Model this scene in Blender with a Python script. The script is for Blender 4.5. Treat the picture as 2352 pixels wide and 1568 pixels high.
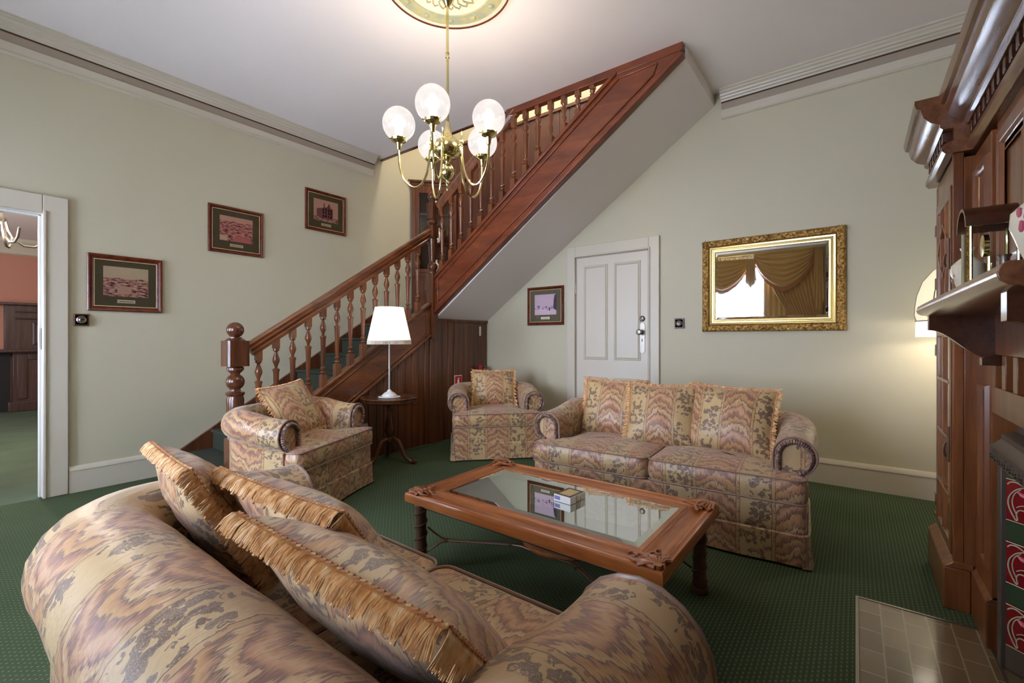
import bpy, bmesh, math, random
from mathutils import Vector, Matrix
PI = math.pi
random.seed(7)
for o in list(bpy.data.objects):
    bpy.data.objects.remove(o)
S = bpy.context.scene
C = S.collection
# ---------------------------------------------------------------- camera, world, light, exposure
cam = bpy.data.cameras.new('camera'); camo = bpy.data.objects.new('camera', cam); C.objects.link(camo)
cam.lens = 36 * 1038 / 2352; cam.sensor_width = 36; cam.shift_y = -6 / 2352; cam.clip_start = .02
camo.location = (0, 0, 1.2); camo.rotation_euler = (PI / 2, 0, math.radians(37.24))
S.camera = camo
W = bpy.data.worlds.new('world'); S.world = W; W.use_nodes = True
W.node_tree.nodes['Background'].inputs[0].default_value = (.75, .86, 1, 1)
W.node_tree.nodes['Background'].inputs[1].default_value = 1.2
S.view_settings.view_transform = 'Standard'; S.view_settings.look = 'None'
S.view_settings.exposure = 0.74; S.view_settings.gamma = 1; S.view_settings.use_curve_mapping = False

def area(name, loc, rot, sx, sy, e, col):
    l = bpy.data.lights.new(name, 'AREA'); l.shape = 'RECTANGLE'; l.size = sx; l.size_y = sy; l.energy = e; l.color = col
    o = bpy.data.objects.new(name, l); C.objects.link(o); o.location = loc; o.rotation_euler = rot; return o
def point(name, loc, e, col, r=.05):
    l = bpy.data.lights.new(name, 'POINT'); l.energy = e; l.color = col; l.shadow_soft_size = r
    o = bpy.data.objects.new(name, l); C.objects.link(o); o.location = loc; return o
# daylight through the mirrored window, plus an added unseen window to its left
area('window_daylight', (-1.70, -2.0, 1.75), (PI / 2, 0, 0), 2.5, 2.7, 720, (.66, .73, 1))
area('added_window_fill', (-4.0, -2.0, 1.75), (PI / 2, 0, 0), 1.3, 2.7, 340, (.66, .73, 1))
point('upstairs_lamp', (-3.0, 4.0, 5.2), 60, (1, .93, .82), .15)
point('dining_lamp', (-7.0, .52, 2.33), 80, (1, .88, .75), .03)
area('dining_fill', (-8.3, -3.15, 1.5), (PI / 2, 0, 0), 1.2, 1.8, 70, (.75, .85, 1))  # added fill panel flush with the dining wall, no window behind it
LAMP_E = 30.0

# ---------------------------------------------------------------- materials
def srgb(r, g, b):
    f = lambda c: (c / 255 / 12.92) if c / 255 <= .04045 else ((c / 255 + .055) / 1.055) ** 2.4
    return (f(r), f(g), f(b), 1)
class N:
    def __init__(s, name):
        s.m = bpy.data.materials.new(name); s.m.use_nodes = True; s.t = s.m.node_tree
        s.b = s.t.nodes['Principled BSDF']; s.out = s.t.nodes['Material Output']
    def n(s, typ, ins=None, **kw):
        x = s.t.nodes.new(typ)
        for k, v in kw.items(): setattr(x, k, v)
        for k, v in (ins or {}).items():
            if isinstance(v, bpy.types.NodeSocket): s.t.links.new(v, x.inputs[k])
            else: x.inputs[k].default_value = v
        return x
    def mt(s, op, a, b=0.0, c=0.0, clamp=False):
        x = s.n('ShaderNodeMath', {0: a, 1: b, 2: c}, operation=op); x.use_clamp = clamp; return x.outputs[0]
    def mix(s, f, a, b, mode='MIX'):
        x = s.n('ShaderNodeMix', data_type='RGBA', blend_type=mode)
        for k, v in ((0, f), (6, a), (7, b)):
            if isinstance(v, bpy.types.NodeSocket): s.t.links.new(v, x.inputs[k])
            else: x.inputs[k].default_value = v
        return x.outputs[2]
    def ramp(s, f, stops, const=False):
        x = s.n('ShaderNodeValToRGB', {0: f}); r = x.color_ramp
        if const: r.interpolation = 'CONSTANT'
        while len(r.elements) < len(stops): r.elements.new(.5)
        for e, (p, c) in zip(r.elements, stops): e.position = p; e.color = c
        return x.outputs[0]
    def set(s, **kw):
        for k, v in kw.items():
            i = s.b.inputs[k.replace('_', ' ')]
            if isinstance(v, bpy.types.NodeSocket): s.t.links.new(v, i)
            else: i.default_value = v
        return s
    def co(s, k='Object'): return s.n('ShaderNodeTexCoord').outputs[k]
    def noise(s, vec, sc, det=2, **kw): return s.n('ShaderNodeTexNoise', {'Vector': vec, 'Scale': sc, 'Detail': det, **kw}).outputs[0]
    def scale(s, vec, v): return s.n('ShaderNodeMapping', {'Vector': vec, 'Scale': v}).outputs[0]
    def bump(s, h, st, d=.01):
        s.t.links.new(s.n('ShaderNodeBump', {'Height': h, 'Strength': st, 'Distance': d}).outputs[0], s.b.inputs['Normal']); return s
def plain(name, c, rough=.5, metal=0, **kw):
    m = N(name); m.set(Base_Color=srgb(*c), Roughness=rough, Metallic=metal, **kw); return m.m
def painted(name, c, c2, rough=.6, sc=1.3):
    m = N(name); n = m.noise(m.co(), sc, 4)
    m.set(Base_Color=m.mix(n, srgb(*c), srgb(*c2)), Roughness=rough); m.bump(m.noise(m.co(), 60, 3), .05, .004); return m.m
def wood(name, dark, light, grain=(1, 1, .07), rough=.28, boards=None, coat=.3):
    m = N(name); co = m.co()
    v = m.scale(co, tuple(g * 22 for g in grain)); a = m.noise(v, 1.0, 5, Distortion=.6)
    v2 = m.scale(co, tuple(g * 120 for g in grain)); b = m.noise(v2, 1.0, 2)
    f = m.mt('ADD', m.mt('MULTIPLY', a, .75), m.mt('MULTIPLY', b, .25))
    col = m.ramp(f, [(.3, srgb(*dark)), (.72, srgb(*light))])
    if boards:
        sep = m.n('ShaderNodeSeparateXYZ', {0: co}).outputs[boards[0]]
        w = m.n('ShaderNodeTexWhiteNoise', {'W': m.mt('FLOOR', m.mt('MULTIPLY', sep, 1 / boards[1]))}, noise_dimensions='1D').outputs[0]
        col = m.mix(w, col, m.mix(.55, col, srgb(*[int(x * .45) for x in dark])))
        col = m.mix(m.mt('MULTIPLY', m.mt('GREATER_THAN', w, .72), .5), col, srgb(*light))
    m.set(Base_Color=col, Roughness=rough, Coat_Weight=coat, Coat_Roughness=.15); return m.m

def fabric(name, tint=(.885, .82, .74), P=.40):
    m = N(name); uv = m.n('ShaderNodeUVMap').outputs[0]
    sp = m.n('ShaderNodeSeparateXYZ', {0: uv}); u, v = sp.outputs[0], sp.outputs[1]
    wob = m.noise(uv, 9, 2)
    uu = m.mt('ADD', u, m.mt('MULTIPLY', wob, .012))
    p = m.mt('FRACT', m.mt('MULTIPLY', uu, 1 / P)); c = m.mt('MULTIPLY', m.mt('ABSOLUTE', m.mt('SUBTRACT', p, .5)), 2)
    fine = m.noise(m.scale(uv, (190, 22, 1)), 1, 2); med = m.noise(m.scale(uv, (22, 14, 1)), 1, 3)
    zig = m.mt('MULTIPLY', m.mt('POWER', c, 1.2), .15)
    jag = m.noise(m.scale(uv, (75, 9, 1)), 1, 2)
    fl = m.mt('ADD', m.mt('ADD', v, zig), m.mt('ADD', m.mt('ADD', m.mt('MULTIPLY', fine, .05), m.mt('MULTIPLY', jag, .05)), m.mt('MULTIPLY', med, .10)))
    fr = m.mt('FRACT', m.mt('MULTIPLY', fl, 1 / .17))
    T = lambda r, g, b: srgb(min(255, r * tint[0]), min(255, g * tint[1]), min(255, b * tint[2]))
    flame = m.ramp(fr, [(0, T(200, 166, 130)), (.10, T(214, 186, 146)), (.16, T(226, 206, 170)), (.21, T(112, 84, 76)), (.27, T(186, 146, 120)), (.38, T(208, 168, 118)), (.465, T(214, 180, 132)), (.50, T(124, 94, 80)),
                        (.55, T(152, 112, 108)), (.66, T(182, 134, 104)), (.76, T(214, 184, 150)), (.86, T(206, 158, 126)), (.94, T(140, 104, 94))])
    flame = m.mix(m.mt('MULTIPLY', m.mt('GREATER_THAN', fine, .56), .25), flame, T(214, 188, 150))
    # flowers
    dist = m.n('ShaderNodeVectorMath', {0: m.n('ShaderNodeTexNoise', {'Vector': uv, 'Scale': 34.0, 'Detail': 3.0}).outputs[1], 1: (.055, .055, 0)}, operation='MULTIPLY').outputs[0]
    wv = m.n('ShaderNodeVectorMath', {0: uv, 1: dist}, operation='ADD').outputs[0]
    big = m.n('ShaderNodeTexVoronoi', {'Vector': wv, 'Scale': 9.0, 'Randomness': .6}).outputs[0]
    sml = m.n('ShaderNodeTexVoronoi', {'Vector': wv, 'Scale': 42.0}); sd = sml.outputs[0]
    leaf = m.mt('MULTIPLY', m.mt('LESS_THAN', big, .60), m.mt('LESS_THAN', sd, .52))
    vein = m.mt('GREATER_THAN', m.mt('FRACT', m.mt('MULTIPLY', sd, 7)), .8)
    flor = m.mix(leaf, m.mix(med, T(220, 202, 160), T(206, 184, 142)), m.mix(vein, T(122, 102, 92), T(190, 170, 136)))
    sm = m.n('ShaderNodeTexVoronoi', {'Vector': uv, 'Scale': 60.0}).outputs[0]
    bord = m.mix(m.mt('LESS_THAN', sm, .33), T(205, 178, 134), T(168, 122, 96))
    col = m.mix(m.mt('GREATER_THAN', c, .52), flame, bord)
    col = m.mix(m.mt('GREATER_THAN', c, .62), col, flor)
    line = m.mt('LESS_THAN', m.mt('ABSOLUTE', m.mt('SUBTRACT', c, .57)), .055)
    edge = m.mt('SUBTRACT', 1, m.mt('LESS_THAN', m.mt('ABSOLUTE', m.mt('SUBTRACT', c, .57)), .04))
    col = m.mix(m.mt('MULTIPLY', line, edge), col, T(128, 100, 84))
    m.set(Base_Color=col, Roughness=.42, Sheen_Weight=.25, Specular_IOR_Level=.6)
    m.bump(m.mt('ADD', m.mt('MULTIPLY', m.noise(uv, 14, 3), 1), m.mt('MULTIPLY', fine, .15)), .35, .02); return m.m

MT = {}
MT['wall'] = painted('sage_wall_paint', (197, 191, 166), (194, 187, 159))
MT['ceil'] = painted('ceiling_paint', (240, 233, 229), (237, 229, 224), sc=.8)
MT['trim'] = painted('cream_gloss_paint', (206, 198, 180), (200, 192, 172), .35)
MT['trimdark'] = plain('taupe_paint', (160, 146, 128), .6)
MT['shadowline'] = plain('painted_shadow_line', (74, 48, 28), .6)
MT['jamb'] = painted('white_jamb_paint', (232, 228, 222), (226, 222, 214), .4)
MT['door'] = painted('white_door_paint', (212, 204, 188), (207, 199, 182), .35)
MT['mah'] = wood('mahogany_upright', (74, 38, 20), (142, 84, 48))
MT['mahy'] = wood('mahogany_along_flight', (78, 40, 20), (142, 82, 44), (1, .12, .5))
MT['mahx'] = wood('mahogany_along_width', (80, 34, 16), (136, 68, 34), (.1, 1, .5))
MT['newel'] = wood('dark_mahogany', (62, 32, 18), (112, 64, 38), rough=.2)
MT['panel'] = wood('panelling_boards', (70, 37, 20), (128, 76, 42), (1, 1, .05), .35, (1, .0925))
MT['panelx'] = wood('stairwell_boards', (58, 24, 14), (94, 42, 24), (1, 1, .05), .4, (0, .14))
MT['fire'] = wood('fireplace_timber', (84, 44, 20), (144, 86, 46), (1, 1, .06), .3)
MT['firey'] = wood('fireplace_timber_along', (82, 46, 28), (132, 86, 56), (1, .07, 1), .22)
MT['darkf'] = wood('dark_fireplace_timber', (50, 26, 16), (82, 44, 26), (1, .1, 1), .25)
MT['table'] = wood('cherry_table_timber', (134, 66, 26), (192, 116, 58), (.09, 1, 1), .25)
MT['tabley'] = wood('cherry_table_timber_short', (134, 66, 26), (192, 116, 58), (1, .09, 1), .25)
MT['carve'] = wood('carved_timber', (116, 60, 28), (190, 118, 66), (1, 1, 1), .3)
MT['leg'] = plain('bronzed_leg', (112, 84, 64), .4, .25)
MT['iron'] = plain('bronzed_iron', (108, 82, 64), .4, .6)
MT['castiron'] = plain('cast_iron', (98, 86, 76), .45, .4)
MT['brass'] = plain('polished_brass', (214, 202, 146), .16, 1)
MT['silver'] = plain('nickel', (150, 144, 134), .38, 1)
MT['greymetal'] = plain('grey_metal', (190, 186, 178), .35, .7)
MT['black'] = plain('soot_black', (22, 18, 16), .7)
MT['cream'] = plain('cream_card', (226, 216, 192), .6)
MT['gilt'] = N('aged_gilt'); _n = MT['gilt'].noise(MT['gilt'].co(), 55, 4)
MT['gilt'].set(Base_Color=MT['gilt'].ramp(_n, [(.35, srgb(128, 84, 40)), (.6, srgb(206, 168, 96))]), Metallic=.75, Roughness=.35).bump(_n, .8, .02); MT['gilt'] = MT['gilt'].m
MT['gilt2'] = plain('bright_gilt', (218, 196, 130), .28, .85)
MT['mirror'] = plain('mirror_glass', (225, 225, 222), .02, 1)
MT['fab'] = fabric('flame_stitch_brocade'); MT['fabc'] = fabric('cushion_brocade', (.90, .84, .755), .34)
MT['pipe'] = plain('satin_piping', (150, 122, 106), .3)
MT['ruche'] = N('ruched_satin'); _c = MT['ruche']; _c.set(Base_Color=_c.ramp(_c.noise(_c.co(), 40, 2), [(.35, srgb(104, 80, 82)), (.65, srgb(168, 138, 120))]), Roughness=.3); MT['ruche'] = _c.m
MT['fringe'] = N('golden_fringe'); _c = MT['fringe']; _c.set(Base_Color=_c.ramp(_c.noise(_c.co(), 45, 3), [(.32, srgb(200, 146, 92)), (.5, srgb(232, 182, 120)), (.7, srgb(244, 212, 166))]), Roughness=.45, Sheen_Weight=.4); MT['fringe'] = _c.m
MT['braid'] = N('pink_gold_braid'); _c = MT['braid']; _c.set(Base_Color=_c.ramp(_c.noise(_c.co(), 90, 1), [(.4, srgb(190, 134, 96)), (.6, srgb(214, 180, 130))], True), Roughness=.5); MT['braid'] = _c.m
# carpet
def carpet():
    m = N('green_dotted_carpet'); co = m.co(); sp = m.n('ShaderNodeSeparateXYZ', {0: co}); x, y = sp.outputs[0], sp.outputs[1]
    k = .0165; cx = m.mt('MULTIPLY', x, 1 / k); cy = m.mt('ADD', m.mt('MULTIPLY', y, .62 / k), m.mt('MULTIPLY', m.mt('MODULO', m.mt('FLOOR', m.mt('ADD', cx, 2000.0)), 2.0), .5))
    dx = m.mt('SUBTRACT', m.mt('FRACT', cx), .5); dy = m.mt('SUBTRACT', m.mt('FRACT', cy), .5)
    d = m.mt('SQRT', m.mt('ADD', m.mt('MULTIPLY', dx, dx), m.mt('MULTIPLY', m.mt('MULTIPLY', dy, dy), 1.6)))
    dot = m.mt('MULTIPLY', m.mt('LESS_THAN', d, .17), m.mt('GREATER_THAN', m.noise(co, 260, 1), .38))
    big = m.noise(co, 1.1, 4); stripe = m.mt('LESS_THAN', m.mt('ABSOLUTE', dx), .25)
    base = m.mix(m.mt('MULTIPLY', m.mt('SUBTRACT', big, .25), 1.6, clamp=True), srgb(54, 68, 46), srgb(76, 90, 64))
    base = m.mix(m.mt('MULTIPLY', stripe, .18), base, srgb(98, 114, 88))
    m.set(Base_Color=m.mix(m.mt('MULTIPLY', dot, .38), base, srgb(166, 168, 138)), Roughness=.95, Specular_IOR_Level=.1)
    m.bump(m.noise(co, 700, 2), .4, .004); return m.m
MT['carpet'] = carpet()
_c = N('plain_green_carpet'); _n = _c.noise(_c.co(), 3, 5); _c.set(Base_Color=_c.mix(_n, srgb(56, 74, 56), srgb(84, 102, 80)), Roughness=.95); MT['carpet2'] = _c.m
_c = N('stair_carpet'); _n = _c.noise(_c.co(), 40, 3); _c.set(Base_Color=_c.mix(_n, srgb(38, 44, 30), srgb(54, 58, 40)), Roughness=.95); MT['scarpet'] = _c.m
def emis(name, col, st, **kw):
    m = N(name); m.set(Base_Color=srgb(*col), Emission_Color=srgb(*col), Emission_Strength=st, Roughness=.5, **kw); return m.m
def globe_mat():
    m = N('etched_glass_globe'); t = m.n('ShaderNodeBsdfTransparent', {0: (1, .97, .95, 1)}); e = m.n('ShaderNodeEmission', {0: (1, .93, .90, 1)})
    n = m.noise(m.co(), 14, 4); m.t.links.new(m.mt('ADD', .27, m.mt('MULTIPLY', n, .25)), e.inputs[1])
    g = m.n('ShaderNodeBsdfGlossy', {0: (1, 1, 1, 1), 'Roughness': .08})
    a = m.n('ShaderNodeAddShader'); m.t.links.new(t.outputs[0], a.inputs[0]); m.t.links.new(e.outputs[0], a.inputs[1])
    x = m.n('ShaderNodeMixShader', {0: .06}); m.t.links.new(a.outputs[0], x.inputs[1]); m.t.links.new(g.outputs[0], x.inputs[2])
    m.t.links.new(x.outputs[0], m.out.inputs[0]); t.inputs[0].default_value = (.42, .41, .40, 1); return m.m
MT['globe'] = globe_mat()
MT['flamebulb'] = emis('glowing_bulb', (255, 236, 214), 14)
MT['shade'] = emis('lit_lampshade', (255, 250, 242), .58)
MT['shade2'] = emis('cream_dome_shade', (238, 226, 190), .42)
def glass(name, tint, refl, base=.0):
    m = N(name); t = m.n('ShaderNodeBsdfTransparent', {0: tint}); g = m.n('ShaderNodeBsdfGlossy', {0: (.95, 1, .97, 1), 'Roughness': .01})
    fr = m.n('ShaderNodeFresnel', {0: refl}); f = m.mt('ADD', fr.outputs[0], base, clamp=True)
    x = m.n('ShaderNodeMixShader', {0: f}); m.t.links.new(t.outputs[0], x.inputs[1]); m.t.links.new(g.outputs[0], x.inputs[2])
    m.t.links.new(x.outputs[0], m.out.inputs[0]); return m.m
MT['tglass'] = glass('grey_table_glass', (.55, .62, .58, 1), 1.6, .55)
MT['cglass'] = glass('clear_glass', (.93, .95, .93, 1), 1.45)
MT['pglass'] = glass('picture_glass', (.97, .97, .97, 1), 1.3)
def sheer():
    m = N('sheer_net_curtain'); t = m.n('ShaderNodeBsdfTransparent', {0: (1, 1, 1, 1)}); l = m.n('ShaderNodeBsdfTranslucent', {0: (.95, .95, 1, 1)})
    d = m.n('ShaderNodeBsdfDiffuse', {0: (.9, .9, .92, 1)}); a = m.n('ShaderNodeMixShader', {0: .5}); m.t.links.new(l.outputs[0], a.inputs[1]); m.t.links.new(d.outputs[0], a.inputs[2])
    x = m.n('ShaderNodeMixShader', {0: .45}); m.t.links.new(t.outputs[0], x.inputs[1]); m.t.links.new(a.outputs[0], x.inputs[2])
    m.t.links.new(x.outputs[0], m.out.inputs[0]); return m.m
MT['sheer'] = sheer()
MT['drape'] = N('gold_drape'); _c = MT['drape']; _c.set(Base_Color=_c.mix(_c.noise(_c.co(), 3, 2), srgb(206, 168, 104), srgb(222, 190, 126)), Roughness=.5, Sheen_Weight=.3); MT['drape'] = _c.m
MT['drape2'] = plain('rust_border', (176, 116, 76), .6)
MT['red'] = plain('signal_red', (205, 22, 24), .3); MT['white'] = plain('white_enamel', (238, 236, 232), .35)
MT['china'] = plain('cream_china', (222, 214, 190), .12); MT['rose'] = plain('rose_glaze', (190, 92, 112), .2); MT['leafg'] = plain('leaf_glaze', (120, 130, 96), .2)
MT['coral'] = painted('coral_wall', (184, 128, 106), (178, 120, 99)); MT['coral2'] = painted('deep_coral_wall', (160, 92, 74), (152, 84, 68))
MT['dkwood'] = wood('dark_stained_timber', (52, 34, 32), (92, 66, 60), rough=.4, coat=.1)
MT['mat'] = plain('olive_mount_card', (98, 90, 66), .8)
MT['pframe'] = wood('red_brown_frame', (72, 24, 12), (118, 50, 26), (1, 1, 1), .25)
MT['hglass'] = plain('mount_bevel', (200, 176, 128), .5)

# ---------------------------------------------------------------- mesh helper
class M:
    def __init__(s): s.v = []; s.f = []; s.uv = []
    def add(s, vs, fs, uv=None):
        o = len(s.v); s.v += [tuple(p) for p in vs]; s.f += [tuple(i + o for i in f) for f in fs]; s.uv += (uv if uv else [None] * len(vs)); return s
    def box(s, x0, y0, z0, x1, y1, z1):
        return s.add([(x0, y0, z0), (x1, y0, z0), (x1, y1, z0), (x0, y1, z0), (x0, y0, z1), (x1, y0, z1), (x1, y1, z1), (x0, y1, z1)],
                     [(0, 3, 2, 1), (4, 5, 6, 7), (0, 1, 5, 4), (1, 2, 6, 5), (2, 3, 7, 6), (3, 0, 4, 7)])
    def bar(s, p, q, w, h, up=(0, 0, 1)):
        p, q, up = Vector(p), Vector(q), Vector(up); d = (q - p).normalized(); a = d.cross(up).normalized() * w / 2; b = a.cross(d).normalized() * h / 2
        return s.add([p - a - b, p + a - b, p + a + b, p - a + b, q - a - b, q + a - b, q + a + b, q - a + b],
                     [(0, 1, 2, 3), (7, 6, 5, 4), (0, 4, 5, 1), (1, 5, 6, 2), (2, 6, 7, 3), (3, 7, 4, 0)])
    def prism(s, poly, ax, a, b):
        n = len(poly); mk = {'x': lambda p, t: (t, p[0], p[1]), 'y': lambda p, t: (p[0], t, p[1]), 'z': lambda p, t: (p[0], p[1], t)}[ax]
        return s.add([mk(p, a) for p in poly] + [mk(p, b) for p in poly], [tuple(range(n)), tuple(range(2 * n - 1, n - 1, -1))] + [(i, (i + 1) % n, n + (i + 1) % n, n + i) for i in range(n)])
    def tube(s, pts, r, n=8, closed=False, cap=True, flat=1.0):
        pts = [Vector(p) for p in pts]; m = len(pts); vs = []; prev = None
        for i, p in enumerate(pts):
            d = (pts[(i + 1) % m] - pts[i - 1]) if closed else (pts[min(i + 1, m - 1)] - pts[max(i - 1, 0)])
            d = d.normalized() if d.length > 1e-9 else Vector((0, 0, 1))
            if prev is None: a = d.cross(Vector((0, 0, 1)) if abs(d.z) < .9 else Vector((1, 0, 0))).normalized()
            else: a = (prev - d * prev.dot(d)).normalized()
            prev = a; b = d.cross(a); rr = r(i / (m - 1)) if callable(r) else r
            for k in range(n):
                t = 2 * PI * k / n; vs.append(p + a * math.cos(t) * rr + b * math.sin(t) * rr * flat)
        fs = []
        for i in range(m if closed else m - 1):
            for k in range(n): j = (i + 1) % m; fs.append((i * n + k, i * n + (k + 1) % n, j * n + (k + 1) % n, j * n + k))
        if cap and not closed: fs += [tuple(range(n - 1, -1, -1)), tuple(range((m - 1) * n, m * n))]
        return s.add(vs, fs)
    def lathe(s, prof, c=(0, 0, 0), n=20, ax='z', mat=None, a0=0, a1=2 * PI, uvk=None):
        full = abs(a1 - a0 - 2 * PI) < 1e-6; k = n if full else n + 1; vs = []; uv = []
        for (r, z) in prof:
            for i in range(k):
                t = a0 + (a1 - a0) * i / n; p = (r * math.cos(t), r * math.sin(t), z)
                if ax == 'x': p = (p[2], p[0], p[1])
                if ax == 'y': p = (p[0], p[2], p[1])
                p = Vector(p)
                if mat: p = mat @ p
                vs.append(p + Vector(c)); uv.append((t * .1, z))
        fs = []
        for j in range(len(prof) - 1):
            for i in range(n): fs.append((j * k + i, j * k + (i + 1) % k, (j + 1) * k + (i + 1) % k, (j + 1) * k + i))
        if full:
            if prof[0][0] > 1e-5: fs.append(tuple(range(k - 1, -1, -1)))
            if prof[-1][0] > 1e-5: fs.append(tuple(range((len(prof) - 1) * k, len(prof) * k)))
        return s.add(vs, fs)
    def ball(s, c, r, n=12, sq=(1, 1, 1)):
        m = Matrix.Diagonal(sq); return s.lathe([(max(1e-6, r * math.sin(PI * i / (n // 2 + 1))), -r * math.cos(PI * i / (n // 2 + 1))) for i in range(n // 2 + 2)], c, n, mat=m)
    def ring(s, mp, a0, b0, a1, b1, prof, close=True):
        """rectangular mitred moulding: prof=[(inset, depth)...]; mp(a,b,d) -> point"""
        vs = []; fs = []
        for (i, d) in prof: vs += [mp(a0 + i, b0 + i, d), mp(a1 - i, b0 + i, d), mp(a1 - i, b1 - i, d), mp(a0 + i, b1 - i, d)]
        m = len(prof)
        for j in range(m if close else m - 1):
            for k in range(4): q = (j + 1) % m; fs.append((j * 4 + k, j * 4 + (k + 1) % 4, q * 4 + (k + 1) % 4, q * 4 + k))
        return s.add(vs, fs)
    def grid(s, fn, nu, nv, uvf=None, cu=False):
        vs = []; uv = []
        for j in range(nv + 1):
            for i in range(nu + (0 if cu else 1)): vs.append(fn(i / nu, j / nv)); uv.append(uvf(i / nu, j / nv) if uvf else None)
        k = nu if cu else nu + 1
        return s.add(vs, [(j * k + i, j * k + (i + 1) % k, (j + 1) * k + (i + 1) % k, (j + 1) * k + i) for j in range(nv) for i in range(nu)], uv)
    def build(s, name, mat, parent=None, bevel=0, smooth=35, recalc=True, sub=0, uvoff=(0, 0), shift=True):
        off = Vector(parent['_o']) if (parent is not None and shift and '_o' in parent) else Vector((0, 0, 0))
        me = bpy.data.meshes.new(name); me.from_pydata([Vector(p) - off for p in s.v], [], s.f)
        bm = bmesh.new(); bm.from_mesh(me)
        if recalc: bmesh.ops.recalc_face_normals(bm, faces=bm.faces)
        ul = bm.loops.layers.uv.new('UVMap'); bm.verts.ensure_lookup_table()
        for f in bm.faces:
            nx, ny, nz = abs(f.normal.x), abs(f.normal.y), abs(f.normal.z)
            for l in f.loops:
                q = s.uv[l.vert.index]
                if q is None:
                    c = l.vert.co
                    q = (c.x, c.y) if nz >= max(nx, ny) else ((c.x, c.z) if ny >= nx else (c.y, c.z))
                l[ul].uv = (q[0] + uvoff[0], q[1] + uvoff[1])
            f.smooth = bool(smooth)
        bm.to_mesh(me); bm.free()
        if smooth: me.set_sharp_from_angle(angle=math.radians(smooth))
        o = bpy.data.objects.new(name, me); C.objects.link(o)
        me.materials.append(MT[mat] if isinstance(mat, str) else mat)
        if parent is not None:
            o.parent = parent
            if '_o' in parent and shift: o['_o'] = tuple(parent['_o'])
        if bevel:
            b = o.modifiers.new('bevel', 'BEVEL'); b.width = bevel; b.segments = 2; b.limit_method = 'ANGLE'; b.angle_limit = math.radians(40)
        if sub:
            b = o.modifiers.new('sub', 'SUBSURF'); b.levels = sub; b.render_levels = sub
        return o
def tag(o, label, cat, group=None):
    o['label'] = label; o['category'] = cat
    if group: o['group'] = group
    return o
def thing(name, label, cat, loc=(0, 0, 0), rz=0, group=None, local=False):
    o = bpy.data.objects.new(name, None); C.objects.link(o); o.location = loc; o.rotation_euler = (0, 0, rz); o.empty_display_size = .1
    if not local: o['_o'] = tuple(loc)
    return tag(o, label, cat, group)
def struct(o): o['kind'] = 'structure'; return o
def dup(root, loc, rz, label, group=None):
    def cp(o, par):
        c = o.copy(); C.objects.link(c); c.parent = par
        for ch in [q for q in bpy.data.objects if q.parent == o]: cp(ch, c)
        return c
    r = cp(root, None); r.location = loc; r.rotation_euler = (0, 0, rz); r['label'] = label
    if group: r['group'] = group
    return r

# ---------------------------------------------------------------- room shell
XA, YB, HC = -4.87, 4.567, 3.505       # left wall, back wall, ceiling
XC, YF = .86, -1.6
DY0, DY1, DH = -.35, .568, 2.143       # doorway in left wall
m = M(); m.box(XA - .02, YF, -.1, XC, YB, 0); struct(m.build('floor', 'carpet'))
m = M(); m.box(-11.9, -3.2, -.1, XA - .02, 2.6, -.002); struct(m.build('floor', 'carpet2'))
m = M()                                  # left wall with doorway
m.box(XA - .14, YF, 0, XA, DY0 - .03, HC + .25); m.box(XA - .14, DY0 - .03, DH + .03, XA, DY1 + .03, HC + .25); m.box(XA - .14, DY1 + .03, 0, XA, YB + .15, HC + .25)
m.box(XA - .14, 3.3, HC + .25, XA, YB + .15, 6.0)
struct(m.build('wall_left', 'wall', recalc=False))
WX0, WX1, WZ0, WZ1 = -2.75, -.65, .6, 2.85
m = M(); m.box(XA - .14, YB, 0, XC + .15, YB + .15, 6.0); struct(m.build('wall_back', 'wall'))
m = M(); m.box(XC, YF - .2, 0, XC + .15, YB, HC + .25); struct(m.build('wall_right', 'wall'))
m = M()
for a in ((XA - .14, 0, WX0 - 1.75 - .2, HC + .25), (WX0 - 1.75 - .2, 0, -3.5, WZ0), (WX0 - 1.75 - .2, WZ1, -3.5, HC + .25), (-3.5, 0, WX0, HC + .25), (WX0, 0, WX1, WZ0), (WX0, WZ1, WX1, HC + .25), (WX1, 0, XC, HC + .25)):
    m.box(a[0], YF - .2, a[1], a[2], YF, a[3])
struct(m.build('wall_front', 'wall', recalc=False))
m = M()                                  # ceiling with stairwell opening
SY = 3.62; SX = -1.07
m.box(XA, YF, HC, XC, SY, HC + .25); m.box(SX, SY, HC, XC, YB, HC + .25); struct(m.build('ceiling', 'ceil', recalc=False))
m = M(); m.box(XA, SY - .1, HC + .25, SX + .1, SY, 6.0); m.box(SX, SY, HC + .25, SX + .1, YB, 6.0); struct(m.build('wall_upstairs', 'ceil', recalc=False))
m = M(); m.box(XA, SY - .1, 5.9, SX + .1, YB, 6.0); struct(m.build('ceiling_upstairs', 'ceil'))
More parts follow.
